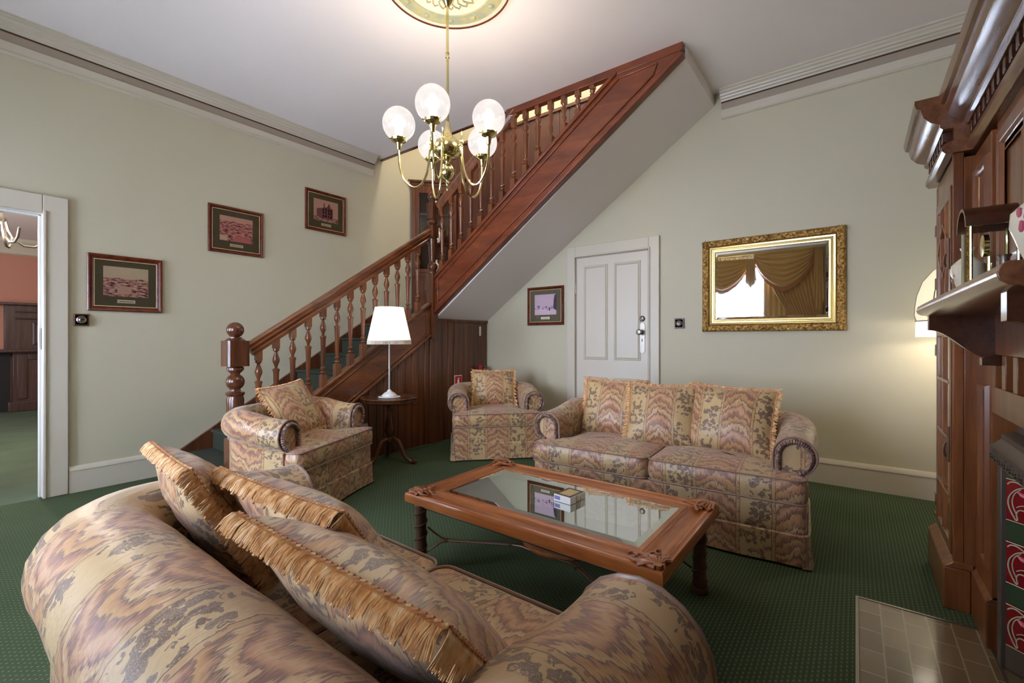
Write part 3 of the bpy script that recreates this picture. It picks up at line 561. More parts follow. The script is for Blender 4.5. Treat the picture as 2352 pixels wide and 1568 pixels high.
# ---------------------------------------------------------------- pictures and switches
def picture(mp, a0, b0, a1, b1, kind, label, loc, fw=.035):
    t = thing('framed_picture', label, 'picture', loc, 0, 'framed sepia photographs on the walls')
    m = M(); m.ring(mp, a0, b0, a1, b1, [(0, .002), (0, .018), (.006, .024), (.016, .022), (fw * .7, .012), (fw * .85, .016), (fw, .012), (fw, .002)]); m.build('frame', 'pframe', t, smooth=25)
    m = M(); m.ring(mp, a0 + fw - .003, b0 + fw - .003, a1 - fw + .003, b1 - fw + .003, [(0, .008), (.0, .0135), (.006, .0135), (.006, .008)]); m.build('gilt_slip', 'hglass', t)
    m = M(); m.add([mp(a0 + fw, b0 + fw, .006), mp(a1 - fw, b0 + fw, .006), mp(a1 - fw, b1 - fw, .006), mp(a0 + fw, b1 - fw, .006)], [(0, 1, 2, 3)]); mt = m.build('mount', 'mat', t, recalc=False)
    w, h = a1 - a0, b1 - b0; pa0, pa1 = a0 + w * .20, a1 - w * .20; pb0, pb1 = b0 + h * .27, b1 - h * .20
    mm = N('sepia_photo_' + kind); co = mm.n('ShaderNodeUVMap').outputs[0]; sp = mm.n('ShaderNodeSeparateXYZ', {0: co}); u, v = sp.outputs[0], sp.outputs[1]
    pal = {'town': ((214, 196, 168), (196, 132, 128), (84, 48, 56)), 'harbour': ((222, 176, 160), (204, 120, 122), (96, 42, 48)), 'house': ((222, 184, 172), (206, 160, 152), (88, 40, 58)), 'lake': ((196, 170, 182), (206, 180, 190), (92, 60, 96))}[kind]
    hor = {'town': .62, 'harbour': .8, 'house': .2, 'lake': .46}[kind]
    nz = mm.noise(mm.scale(co, (5, 11, 1)), 1.6, 4); hz = mm.mt('ADD', hor, mm.mt('MULTIPLY', mm.mt('SUBTRACT', mm.noise(co, 4, 3), .5), .18))
    blot = mm.ramp(nz, [(.40, srgb(*pal[2])), (.50, srgb(*pal[1])), (.62, srgb(*pal[0]))])
    low = {'lake': .30}.get(kind); 
    col = mm.mix(mm.mt('LESS_THAN', v, hz), srgb(*pal[0]), blot)
    if kind == 'lake': col = mm.mix(mm.mt('LESS_THAN', v, .26), col, srgb(*pal[1]))
    mm.set(Base_Color=col, Roughness=.5)
    m = M(); m.add([mp(pa0, pb0, .008), mp(pa1, pb0, .008), mp(pa1, pb1, .008), mp(pa0, pb1, .008)], [(0, 1, 2, 3)], [(0, 0), (1, 0), (1, 1), (0, 1)]); ph = m.build('photograph', mm.m, t, recalc=False)
    U = lambda u, v, d=.0085: mp(pa0 + (pa1 - pa0) * u, pb0 + (pb1 - pb0) * v, d)
    def flat(polys, c, nm):
        g = M()
        for pl in polys: g.add([U(*x) for x in pl], [tuple(range(len(pl)))])
        g.build(nm, plain('print_' + kind + nm, c, .5), ph, recalc=False)
    if kind == 'town': flat([[(.3, .08), (.58, .08), (.64, .34), (.36, .38), (.3, .25)]], (206, 168, 150), 'barn')
    if kind == 'harbour': flat([[(.0, .0), (.24, .0), (.22, .2), (0, .22)]], (222, 196, 170), 'shed'); flat([[(.35, 0), (.95, 0), (.95, .2), (.5, .3)]], (206, 120, 124), 'quay')
    if kind == 'house':
        flat([[(.3, .12), (.78, .12), (.78, .66), (.7, .66), (.62, .9), (.54, .7), (.46, .66), (.44, .86), (.40, .86), (.40, .64), (.3, .6)], [(.12, .55), (.3, .6), (.3, .12), (.12, .2)]], (140, 88, 98), 'mansion')
        flat([[(a, b), (a + .05, b), (a + .05, b + .1), (a, b + .1)] for a in (.36, .47, .58, .69) for b in (.2, .36, .5)], (206, 170, 166), 'mansion_windows')
    if kind == 'lake': flat([[(.86, .3), (1, .2), (1, 1), (.92, .95), (.88, .7)], [(.66, .2), (.72, .2), (.72, .36), (.66, .36)]], (70, 46, 76), 'tree')
    lw = w * .12; c0 = (a0 + a1) / 2; lz = b0 + h * .155
    m = M(); m.add([mp(c0 - lw, lz, .009), mp(c0 + lw, lz, .009), mp(c0 + lw, lz + h * .06, .009), mp(c0 - lw, lz + h * .06, .009)], [(0, 1, 2, 3)]); m.build('caption_plate', 'cream', t, recalc=False)
    m = M(); m.add([mp(c0 - lw * .8, lz + h * .022, .0095), mp(c0 + lw * .8, lz + h * .022, .0095), mp(c0 + lw * .8, lz + h * .032, .0095), mp(c0 - lw * .8, lz + h * .032, .0095)], [(0, 1, 2, 3)]); m.build('caption_line', 'iron', t, recalc=False)
    m = M(); m.add([mp(a0 + fw, b0 + fw, .0125), mp(a1 - fw, b0 + fw, .0125), mp(a1 - fw, b1 - fw, .0125), mp(a0 + fw, b1 - fw, .0125)], [(0, 1, 2, 3)]); m.build('glass', 'pglass', t, recalc=False)
mA = lambda a, b, d: (XA + d, a, b); mB = lambda a, b, d: (a, YB - d, b)
picture(mA, .814, 1.426, 1.304, 1.888, 'town', 'framed sepia view of rooftops, lowest and widest picture on the left wall', (XA, 1.06, 1.65), .042)
picture(mA, 1.657, 2.032, 2.154, 2.486, 'harbour', 'framed pinkish street scene, middle picture on the left wall', (XA, 1.9, 2.26))
picture(mA, 2.602, 2.425, 3.103, 2.885, 'house', 'framed pink photograph of a gabled mansion, topmost on the left wall', (XA, 2.85, 2.65))
picture(mB, -3.221, 1.364, -2.706, 1.826, 'lake', 'small framed lilac photograph between the stairs and the white door', (-2.96, YB, 1.6), .038)
def switch(mp, a0, b0, a1, b1, label, loc):
    t = thing('light_switch', label, 'switch', loc, 0, 'round light switches')
    m = M(); m.ring(mp, a0, b0, a1, b1, [(0, 0), (0, .014), (.004, .018), (.05, .018)], False); 
    m.add([mp(a0 + .01, b0 + .01, .018), mp(a1 - .01, b0 + .01, .018), mp(a1 - .01, b1 - .01, .018), mp(a0 + .01, b1 - .01, .018)], [(0, 1, 2, 3)]); m.build('timber_block', 'newel', t, recalc=False)
    ca, cb = (a0 + a1) / 2, (b0 + b1) / 2
    m = M(); n = 20
    prof = [(.031, .018), (.031, .023), (.025, .028), (.018, .025), (.012, .030)]
    vs = [mp(ca + r * math.cos(2 * PI * i / n), cb + r * math.sin(2 * PI * i / n), d) for r, d in prof for i in range(n)]
    m.add(vs, [(j * n + i, j * n + (i + 1) % n, (j + 1) * n + (i + 1) % n, (j + 1) * n + i) for j in range(4) for i in range(n)] + [tuple(range(4 * n, 5 * n))]); m.build('switch_dome', 'silver', t, recalc=False)
    m = M(); m.tube([mp(ca, cb, .028), mp(ca + .002, cb + .004, .045)], .006); m.build('toggle', 'black', t)
switch(mA, .737, 1.304, .827, 1.397, 'round nickel switch on a dark block beside the open doorway', (XA, .78, 1.35))
switch(mB, -1.433, 1.304, -1.341, 1.403, 'round nickel switch on a dark block between white door and gilt mirror', (-1.39, YB, 1.35))
# ---------------------------------------------------------------- gilt mirror
mr = thing('gilt_mirror', 'rectangular mirror in an ornate gilt frame on the back wall', 'mirror', (-.62, YB, 1.7))
a0, b0, a1, b1 = -1.165, 1.268, -.062, 2.123
m = M(); m.ring(mB, a0, b0, a1, b1, [(0, .002), (0, .03), (.012, .045), (.035, .05), (.055, .04), (.06, .02)], False); m.build('frame', 'gilt', mr, smooth=30)
m = M(); m.ring(mB, a0 + .06, b0 + .06, a1 - .06, b1 - .06, [(0, .02), (.008, .032), (.02, .028), (.024, .018), (.034, .018), (.04, .028), (.05, .026), (.056, .012)], False); m.build('inner_frame', 'gilt2', mr, smooth=30)
m = M(); e = .112; m.ring(mB, a0 + e, b0 + e, a1 - e, b1 - e, [(0, .012), (.022, .0145)], False)
m.add([mB(a0 + e + .022, b0 + e + .022, .0145), mB(a1 - e - .022, b0 + e + .022, .0145), mB(a1 - e - .022, b1 - e - .022, .0145), mB(a0 + e + .022, b1 - e - .022, .0145)], [(0, 1, 2, 3)]); m.build('mirror_glass', 'mirror', mr, recalc=False, smooth=0)
m = M()
rr = random.Random(3)
def leafs(m, mp, ca, cb, R, n, d0, rr=rr):
    for i in range(n):
        a = 2 * PI * i / n; r = R * (.55 + .35 * rr.random())
        pts = [mp(ca + r * t * math.cos(a + .9 * t), cb + r * t * math.sin(a + .9 * t), d0 + .014 * math.sin(PI * t)) for t in (.15, .4, .65, .85, 1)]
        m.tube(pts, lambda t: R * .13 * (1.15 - t), 6)
    m.tube([mp(ca, cb, d0), mp(ca, cb, d0 + .018)], R * .2, 10)
for ca in (a0 + .03, a1 - .03):
    for cb in (b0 + .03, b1 - .03): leafs(m, mB, ca, cb, .044, 9, .048)
for ca, cb in (((a0 + a1) / 2, b0 + .03), ((a0 + a1) / 2, b1 - .03), (a0 + .03, (b0 + b1) / 2), (a1 - .03, (b0 + b1) / 2)): leafs(m, mB, ca, cb, .042, 8, .048)
def vine(m, mp, p, q, n, amp, d):
    for i in range(n):
        t0 = i / n; ca = p[0] + (q[0] - p[0]) * (t0 + .5 / n); cb = p[1] + (q[1] - p[1]) * (t0 + .5 / n); s = 1 if i % 2 else -1
        L = math.hypot(q[0] - p[0], q[1] - p[1]) / n; dx, dy = (q[0] - p[0]) / (L * n), (q[1] - p[1]) / (L * n)
        pts = [(t - .5, s * amp * math.sin(PI * t * 1.0) * (1 - .3 * t)) for t in (0, .25, .5, .75, 1)]
        m.tube([mp(ca + dx * L * u - dy * v, cb + dy * L * u + dx * v, d) for u, v in pts], lambda t: .006 * (1.2 - t), 5)
for (p, q) in (((a0 + .08, b0 + .028), (a1 - .08, b0 + .028)), ((a0 + .08, b1 - .028), (a1 - .08, b1 - .028))): vine(m, mB, p, q, 26, .018, .05)
for (p, q) in (((a0 + .028, b0 + .08), (a0 + .028, b1 - .08)), ((a1 - .028, b0 + .08), (a1 - .028, b1 - .08))): vine(m, mB, p, q, 18, .018, .05)
m.build('carved_ornament', 'gilt', mr, recalc=False)

# ---------------------------------------------------------------- upholstery
def smooth01(t): t = max(0, min(1, t)); return t * t * (3 - 2 * t)
def suite(name, label, cat, loc, rz, a, D, nseat, HF=.665, HB=.715, group=None, RR=.104, rc=.13):
    """rolled-arm piece; local frame: width x, faces -y, front of seat at y=-D/2"""
    t = thing(name, label, cat, loc, rz, group, local=True)
    RW = 2 * RR - .006; BO = RW - .05; yf = -D / 2 + .13; yb = D / 2 - RW
    path = []
    ny = 12; L1 = yb - rc - yf
    for i in range(ny + 1): path.append((-a, yf + L1 * i / ny, -1, 0))
    for i in range(1, 10): g = PI - PI / 2 * i / 9; path.append((-a + rc + rc * math.cos(g), yb - rc + rc * math.sin(g), math.cos(g), math.sin(g)))
    nx = max(4, int((2 * a - 2 * rc) / .06))
    for i in range(1, nx + 1): path.append((-a + rc + (2 * a - 2 * rc) * i / nx, yb, 0, 1))
    for i in range(1, 10): g = PI / 2 - PI / 2 * i / 9; path.append((a - rc + rc * math.cos(g), yb - rc + rc * math.sin(g), math.cos(g), math.sin(g)))
    for i in range(1, ny + 1): path.append((a, yb - rc - L1 * i / ny, 1, 0))
    us = [0]
    for i in range(1, len(path)): us.append(us[-1] + math.hypot(path[i][0] - path[i - 1][0], path[i][1] - path[i - 1][1]))
    tot = us[-1]
    def prof(Ht):
        P = [(.0, .28), (-.004, .40), (-.006, .5), (-.006, Ht - RR - .035)]
        for i in range(15): g = math.radians(180 - 18 * i); P.append((RR - .006 + RR * math.cos(g), Ht - RR + RR * math.sin(g)))
        P += [(BO, Ht - RR * 2.05), (BO - .002, .40), (BO, .17)]
        return P
    vs = []; uv = []
    for (px, py, nx_, ny_), u in zip(path, us):
        e = min(u, tot - u); Ht = HF + (HB - HF) * smooth01((e - .05) / (L1 + .05)); P = prof(Ht); v = 0
        rip = .003 * math.sin(u * 17) * math.sin(u * 5)
        for j, (n, z) in enumerate(P):
            if j: v += math.hypot(P[j][0] - P[j - 1][0], P[j][1] - P[j - 1][1])
            k = n + (rip if j > 3 else 0); vs.append((px + nx_ * k, py + ny_ * k, z)); uv.append((u - tot / 2 + .2, v))
    n = len(prof(.7)); m = M(); m.add(vs, [(i * n + j, i * n + j + 1, (i + 1) * n + j + 1, (i + 1) * n + j) for i in range(len(path) - 1) for j in range(n - 1)], uv)
    m.build('arms_and_back', 'fab', t, recalc=True)
    # arm fronts
    for s in (-1, 1):
        P = prof(HF); m = M(); pts = [(s * (a + q), yf - .004, z) for q, z in P]; cxp, czp = RR - .006, HF - RR
        m.add(pts + [(x, y + .02, z) for x, y, z in pts], [tuple(range(n))] + [(i, (i + 1) % n, n + (i + 1) % n, n + i) for i in range(n)]); fr = m.build('arm_front', 'fab', t, uvoff=(.07, 0))
        run = [(s * (a + q), yf - .008, z) for q, z in P[1:n - 3]]; inner = []
        for i in range(len(run)):
            q, z = P[1 + i]; dx, dz = cxp - q, (czp - z if z > czp else 0); l = math.hypot(dx, dz) or 1; w = .026
            inner.append((s * (a + q + dx / l * w), yf - .008, z + dz / l * w))
        m = M(); fine = []
        for i in range(len(inner) - 1):
            for k in range(6): fine.append(Vector(inner[i]).lerp(Vector(inner[i + 1]), k / 6))
        m.tube(fine, lambda q: .022 * (1 + .16 * math.sin(q * 230)), 8, flat=.6); m.build('ruched_band', 'ruche', fr)
        m = M(); m.tube([(x, y, z) for x, y, z in run], .006, 6); m.build('piping', 'pipe', fr)
    # base front, skirt
    ho = a + BO + .003; y0 = -D / 2 + .012
    def outl(ho, y0, r=.05, back=yf + .03): 
        o = [(-ho, back)]
        for i in range(7): g = PI + PI / 2 * i / 6; o.append((-ho + r + r * math.cos(g), y0 + r + r * math.sin(g)))
        for i in range(7): g = 1.5 * PI + PI / 2 * i / 6; o.append((ho - r + r * math.cos(g), y0 + r + r * math.sin(g)))
        return o + [(ho, back)]
    m = M(); m.prism(outl(ho, y0), 'z', .165, .325); m.build('front_rail', 'fab', t, bevel=.008, uvoff=(.2, .05))
    # skirt all round
    o1 = outl(ho + .004, y0 - .004); bk = D / 2 - RW + BO + .006; r = .22
    for i in range(8): g = PI / 2 * i / 7; o1.append((ho - r + r * math.cos(g), bk - r + r * math.sin(g)))
    for i in range(8): g = PI / 2 + PI / 2 * i / 7; o1.append((-ho + r + r * math.cos(g), bk - r + r * math.sin(g)))
    fine = []
    for i in range(len(o1)):
        p, q = Vector(o1[i] + (0,)), Vector(o1[(i + 1) % len(o1)] + (0,)); k = max(1, int((q - p).length / .02))
        for j in range(k): fine.append(p.lerp(q, j / k))
    K = len(fine); vs = []; uv = []; acc = 0
    for i, p in enumerate(fine):
        d = (fine[(i + 1) % K] - fine[i - 1]).normalized(); nn = Vector((d.y, -d.x, 0)); acc += (fine[i] - fine[i - 1]).length if i else 0
        for z, k in ((.178, 0), (.17, .008), (.09, .009 + .003 * math.sin(acc * 14)), (.015, .010 + .005 * math.sin(acc * 14))): vs.append(p + nn * k + Vector((0, 0, z))); uv.append((p.x + .2 if abs(nn.y) > .5 else acc, z))
    m = M(); m.add(vs, [(i * 4 + j, ((i + 1) % K) * 4 + j, ((i + 1) % K) * 4 + j + 1, i * 4 + j + 1) for i in range(K) for j in range(3)], uv); sk = m.build('skirt', 'fab', t)
    m = M()
    for s in (-1, 1): m.add([(s * (ho + .012), y0 + .03, .165), (s * (ho + .03), y0 + .07, .012), (s * (ho + .024), y0 - .004, .012), (s * (ho - .02), y0 - .022, .012), (s * (ho - .015), y0 - .008, .165)], [(0, 1, 2, 3, 4)])
    m.build('kick_pleat', 'fab', t)
    m = M(); m.box(-ho + .05, y0 + .05, .10, ho - .05, bk - .06, .30); m.build('frame', 'black', t)
    # seat cushions (T shaped at the ends)
    zb, ztp, r = .325, .465, .035; W = 2 * a
    for k in range(nseat):
        xl = -a + W * k / nseat; xr = -a + W * (k + 1) / nseat; g = .004
        lft = (-ho + .0) if k == 0 else xl + g; rgt = (ho - .0) if k == nseat - 1 else xr - g
        xl += g; xr -= g; yb2 = D / 2 - RW - .012
        o = []
        def cor(x, y, q, sx, sy):    # rounded convex corner pieces
            for i in range(5): an = q + PI / 2 * i / 4; o.append((x + sx * .05 + .05 * math.cos(an), y + sy * .05 + .05 * math.sin(an)))
        cor(lft, -D / 2, PI, 1, 1); cor(rgt, -D / 2, 1.5 * PI, -1, 1)
        if k == nseat - 1: o += [(rgt, yf - .035), (rgt - .02, yf - .012), (xr, yf - .012)]
        o += [(xr, yb2), (xl, yb2)]
        if k == 0: o += [(xl, yf - .012), (lft + .02, yf - .012), (lft, yf - .035)]
        # densify
        d = []
        for i in range(len(o)):
            p, q = Vector(o[i] + (0,)), Vector(o[(i + 1) % len(o)] + (0,)); kk = max(1, int((q - p).length / .045))
            for j in range(kk): d.append(p.lerp(q, j / kk))
        K = len(d); nn = []
        for i in range(K): e = (d[(i + 1) % K] - d[i - 1]).normalized(); nn.append(Vector((e.y, -e.x, 0)))
        cen = Vector(((xl + xr) / 2, (-D / 2 + yb2) / 2, 0)); m = M(); vs = []; uv = []; acc = 0
        levels = [(-.035, zb), (-.01, zb + .006), (.004, zb + .03), (.008, (zb + ztp) / 2), (.004, ztp - .03), (-.006, ztp - .008), (-.022, ztp)]
        for i in range(K):
            for of, z in levels:
                q = d[i] + nn[i] * of; vs.append((q.x, q.y, z)); uv.append((q.x + .2 if abs(nn[i].y) > .6 else q.y, z + .05))
        nl = len(levels); fs = [(i * nl + j, ((i + 1) % K) * nl + j, ((i + 1) % K) * nl + j + 1, i * nl + j + 1) for i in range(K) for j in range(nl - 1)]
        m.add(vs, fs, uv)
        vs = []; 
        R = 7
        for i in range(K):
            q0 = d[i] + nn[i] * -.022
            for j in range(R): f = j / R; q = q0.lerp(cen, f); vs.append((q.x, q.y, ztp + .022 * math.sin(PI / 2 * min(1, f * 1.6))))
        vs.append((cen.x, cen.y, ztp + .022)); ce = K * R
        fs = [(i * R + j, ((i + 1) % K) * R + j, ((i + 1) % K) * R + j + 1, i * R + j + 1) for i in range(K) for j in range(R - 1)] + [(i * R + R - 1, ((i + 1) % K) * R + R - 1, ce) for i in range(K)]
        m.add(vs, fs, [(v[0] + .2, v[1]) for v in vs])
        sc = m.build('seat_cushion', 'fab', t)
        m = M()
        for z in (ztp - .006, zb + .01): m.tube([tuple(d[i] + nn[i] * .002 + Vector((0, 0, z))) for i in range(K)], .005, 6, closed=True)
        m.build('piping', 'pipe', sc)
    return t
F2 = math.radians(3.4)
suite('sofa', 'near brocade sofa seen from behind, its back and arm filling the foreground', 'sofa', (-1.085, .6025, 0), PI, .575, .895, 2, RR=.15, rc=.05, HF=.69, HB=.74, group='brocade sofas')
suite('sofa', 'brocade two-seat sofa facing the coffee table, below the gilt mirror', 'sofa', (-1.055, 3.19, 0), F2, .675, .94, 2, group='brocade sofas')
suite('armchair', 'brocade armchair beside the foot of the stairs, lit lilac by daylight', 'armchair', (-3.372, 1.743, 0), math.radians(114), .30, .76, 1, group='brocade armchairs')
suite('armchair', 'brocade armchair standing in the corner under the stairs', 'armchair', (-3.10, 3.75, 0), math.radians(46.4), .288, .80, 1, group='brocade armchairs')

def cushion(label, ctr, right, up, w, h, T, mat='fabc', fringe=.03, fold=None, dens=170, group=None, uvo=(.0, .0), edges='lrtb', sag=.0):
    c = Vector(ctr); R = Vector(right).normalized(); U = Vector(up); U = (U - R * U.dot(R)).normalized(); Nn = R.cross(U).normalized()   # Nn: back side
    t = thing('cushion', label, 'cushion', tuple(c), 0, group or 'fringed brocade cushions')
    def edge(u, v):
        ku = 1 - .07 * (1 - v * v); kv = 1 - .07 * (1 - u * u); return c + R * (u * w / 2 * ku) + U * (v * h / 2 * kv - sag * (1 - u * u) * (v + 1) / 2)
    def pos(u, v, s):
        th = T / 2 * ((1 - abs(u) ** 2.6) * (1 - abs(v) ** 2.6)) ** .55
        wr = .004 * math.sin(u * 9 + v * 4) * math.sin(v * 7 - u * 3)
        return edge(u, v) + Nn * s * (th + wr * (1 - u * u) * (1 - v * v))
    m = M(); n = 20
    for s in (1, -1): m.grid(lambda a, b: tuple(pos(2 * a - 1, 2 * b - 1, s)), n, n, lambda a, b: ((a - .5) * w + .17 + uvo[0] + (.11 if s > 0 else 0), (b - .5) * h + uvo[1]))
    m.build('cover', mat, t)
    m = M(); pts = []
    for i in range(n): pts.append(edge(-1 + 2 * i / n, -1))
    for i in range(n): pts.append(edge(1, -1 + 2 * i / n))
    for i in range(n): pts.append(edge(1 - 2 * i / n, 1))
    for i in range(n): pts.append(edge(-1, 1 - 2 * i / n))
    if fold is None: m.tube([tuple(p) for p in pts], .006, 6, closed=True)
    else:
        for side in range(4):       # chain-like gimp braid
            for i in range(int(w / .008)):
                q = -1 + 2 * (i + .5) / int(w / .008); p = [edge(q, -1), edge(1, q), edge(-q, 1), edge(-1, -q)][side]; nx = [edge(q + .02, -1), edge(1, q + .02), edge(-q - .02, 1), edge(-1, -q - .02)][side]
                dd = (nx - p).normalized(); sd = Nn.cross(dd).normalized() * (.004 if i % 2 else -.004)
                m.tube([tuple(p - dd * .005 + sd), tuple(p + Nn * .0 + sd * 1.6 - Vector(fold).normalized() * -.003), tuple(p + dd * .005 - sd)], .0032, 5)
    m.build('braid_trim', 'braid', t, recalc=False)
    rng = random.Random(hash(label) % 1000 if False else len(label) * 7 + int(w * 100)); m = M()
    for side, (key, f0, out, Lh) in enumerate((('b', lambda q: edge(q, -1), -U, w), ('r', lambda q: edge(1, q), R, h), ('t', lambda q: edge(q, 1), U, w), ('l', lambda q: edge(-1, q), -R, h))):
        if key not in edges: continue
        k = int(Lh * dens)
        for i in range(k):
            q = -1 + 2 * (i + rng.random()) / k; p = f0(q); L = fringe * (.85 + .3 * rng.random())
            along = (f0(min(1, q + .01)) - f0(max(-1, q - .01))).normalized()
            clump = math.sin(q * Lh * 75 + rng.random() * .5) * .16 + (rng.random() - .5) * .5
            if fold is not None:
                fv = Vector(fold).normalized(); d0 = (out * .5 + fv * .7 + along * clump * .3).normalized(); d1 = (fv * .75 + Vector((0, 0, -.75)) - out * .15 + along * clump).normalized()
            else: d0 = (out + Nn * (rng.random() - .5) * .8 + along * clump).normalized(); d1 = (out * .6 + Vector((0, 0, -.6)) + along * clump * 2 - Nn * .4).normalized()
            p1 = p + d0 * L * .3; p2 = p1 + (d0 * .35 + d1 * .65) * L * .35; p3 = p2 + d1 * L * .42
            m.tube([tuple(p), tuple(p1), tuple(p2), tuple(p3)], (lambda z: .0016 - .0006 * z) if fold is not None else (lambda z: .0042 - .0018 * z), 4, cap=False)
        if fold is not None:
            for i in range(int(Lh / .05)):
                q = -1 + 2 * (i + .5) / int(Lh / .05); p = f0(q); fv = Vector(fold).normalized(); d1 = (fv * .7 + Vector((0, 0, -.8))).normalized(); s0 = p + fv * fringe * .45 + Vector((0, 0, -fringe * .25))
                m.tube([tuple(s0), tuple(s0 + d1 * .008), tuple(s0 + d1 * .02), tuple(s0 + d1 * fringe * .45)], lambda z: .0025 + .0022 * z, 7)
    m.build('tassel_fringe', 'fringe', t, recalc=False)
    return t
# foreground cushions
back = (-.05, -1, -.15)
cushion('large brocade cushion nearest the camera, its tasselled fringe over the sofa back', (-.75, .58, .65), (1, .03, -.03), (.05, -.72, .80), .61, .46, .17, fringe=.052, fold=back, dens=1300, edges='tr', uvo=(.1, .05))
cushion('fringed brocade cushion in the middle of the near sofa, tucked behind the nearest one', (-1.14, .66, .66), (1, .04, .0), (0, -.62, .85), .57, .44, .15, fringe=.05, fold=back, dens=1100, edges='tr', uvo=(.02, 0))
cushion('fringed brocade cushion in the far left corner of the near sofa', (-1.59, .56, .665), (1, -.08, -.0), (.12, -.5, .87), .47, .45, .16, fringe=.045, fold=back, dens=1100, edges='tr', uvo=(.2, .1))
# cushions on the far sofa
cushion('brocade cushion at the left end of the far sofa', (-1.50, 3.27, .665), (-1, -.10, .02), (.06, .38, .93), .50, .44, .17, uvo=(0, .0))
cushion('brocade cushion in the middle of the far sofa', (-1.10, 3.20, .655), (-1, -.10, .0), (0, .38, .93), .50, .45, .17, uvo=(0, .06))
cushion('brocade cushion at the right end of the far sofa, by the scrolled arm', (-.66, 3.22, .665), (-1, .05, .03), (-.03, .36, .93), .53, .45, .17, uvo=(.06, .3))
cushion('brocade cushion leaning in the armchair under the stairs', (-3.17, 3.84, .66), (-.725, -.69, .0), (-.27, .27, .92), .46, .40, .15, uvo=(0, .03))
cushion('brocade cushion lying tilted in the armchair by the foot of the stairs', (-3.47, 1.78, .66), (-.40, .85, .06), (-.50, -.22, .85), .48, .44, .15, uvo=(0, 0))

# ---------------------------------------------------------------- coffee table
ct = thing('coffee_table', 'cherry timber coffee table with inset glass top and twisted legs', 'table', (-1.18, 1.91, 0))
x0, x1, y0, y1, zt_ = -1.845, -.515, 1.515, 2.305, .412
mT = lambda a, b, d: (a, b, zt_ + d)
pr = [(0.0, -.045), (0, -.012), (.004, -.002), (.012, 0), (.017, -.004), (.024, 0), (.03, -.005), (.055, -.012), (.085, -.010), (.105, -.001), (.112, -.004), (.118, 0), (.138, 0), (.142, -.004), (.142, -.045)]
m = M(); m.ring(mT, x0, y0, x1, y1, pr)
tf = m.build('top_frame', 'table', ct, smooth=30)
me = tf.data; me.materials.append(MT['tabley'])
for pl in me.polygons:
    c = pl.center + Vector((-1.18, 1.91, 0)); dx = min(c.x - x0, x1 - c.x); dy = min(c.y - y0, y1 - c.y)
    if dx < dy: pl.material_index = 1
m = M(); g = .142; m.ring(mT, x0 + g, y0 + g, x1 - g, y1 - g, [(0, -.004), (.028, -.001)], False); m.add([mT(x0 + g + .028, y0 + g + .028, -.001), mT(x1 - g - .028, y0 + g + .028, -.001), mT(x1 - g - .028, y1 - g - .028, -.001), mT(x0 + g + .028, y1 - g - .028, -.001)], [(0, 1, 2, 3)])
m.build('glass_top', 'tglass', ct, recalc=False, smooth=0)
for cx_, cy_, sx, sy in ((x0, y0, 1, 1), (x1, y0, -1, 1), (x1, y1, -1, -1), (x0, y1, 1, -1)):
    m = M(); mc = lambda a, b, d, cx_=cx_, cy_=cy_, sx=sx, sy=sy: (cx_ + sx * a, cy_ + sy * b, zt_ + d)
    for i in range(9):
        an = math.radians(-12 + 114 * i / 8); L = .085 if i % 2 else .07
        m.tube([mc(.022 + L * t * math.cos(an), .022 + L * t * math.sin(an), .002 + .012 * math.sin(PI * min(1, t * 1.05))) for t in (0, .3, .6, .85, 1)], lambda t: .004 + .005 * t, 6)
    for sgn in (0, 1):
        pts = []
        for i in range(14): t = i / 13; r = .022 * (1 - t * .8); an = 5.2 * t; u, v = .125 + r * math.cos(an) - .0, .055 + r * math.sin(an); pts.append(mc(*((u, v) if sgn == 0 else (v, u)), .006))
        m.tube(pts, lambda t: .0065 * (1.1 - .7 * t), 6)
        pts = [(.03, .01), (.07, .02), (.11, .018), (.14, .03)]; m.tube([mc(*((u, v) if sgn == 0 else (v, u)), .006) for u, v in pts], lambda t: .008 * (1.15 - t), 6)
        pts = [(.05, .08), (.09, .085), (.13, .07), (.15, .08)]; m.tube([mc(*((u, v) if sgn == 0 else (v, u)), .006) for u, v in pts], lambda t: .008 * (1.15 - t), 6)
    m.tube([mc(.025, .025, 0), mc(.025, .025, .014)], .014, 12)
    m.build('corner_carving', 'carve', ct, recalc=False)
LG = [(x0 + .055, y0 + .06), (x1 - .075, y0 + .06), (x1 - .075, y1 - .055), (x0 + .055, y1 - .055)]
for lx, ly in LG:
    m = M(); m.lathe([(.040, 0), (.042, .012), (.034, .03), (.036, .036), (.030, .06), (.029, .32), (.033, .33), (.033, .345), (.028, .352), (.036, .367)], (lx, ly, 0), 18); lg = m.build('leg', 'leg', ct)
    m = M(); m.tube([(lx + .031 * math.cos(t), ly + .031 * math.sin(t), .06 + .27 * t / (2 * PI * 4.2)) for t in [2 * PI * 4.2 * i / 70 for i in range(71)]], .0055, 6); m.build('spiral_wire', 'iron', lg)
m = M()
for (p, q) in ((0, 1), (2, 3), (0, 3), (1, 2)): m.tube([LG[p] + (.335,), LG[q] + (.335,)], .006, 6)
m.build('side_rod', 'iron', ct)
m = M(); cx_, cy_ = (LG[0][0] + LG[1][0]) / 2, (LG[0][1] + LG[2][1]) / 2
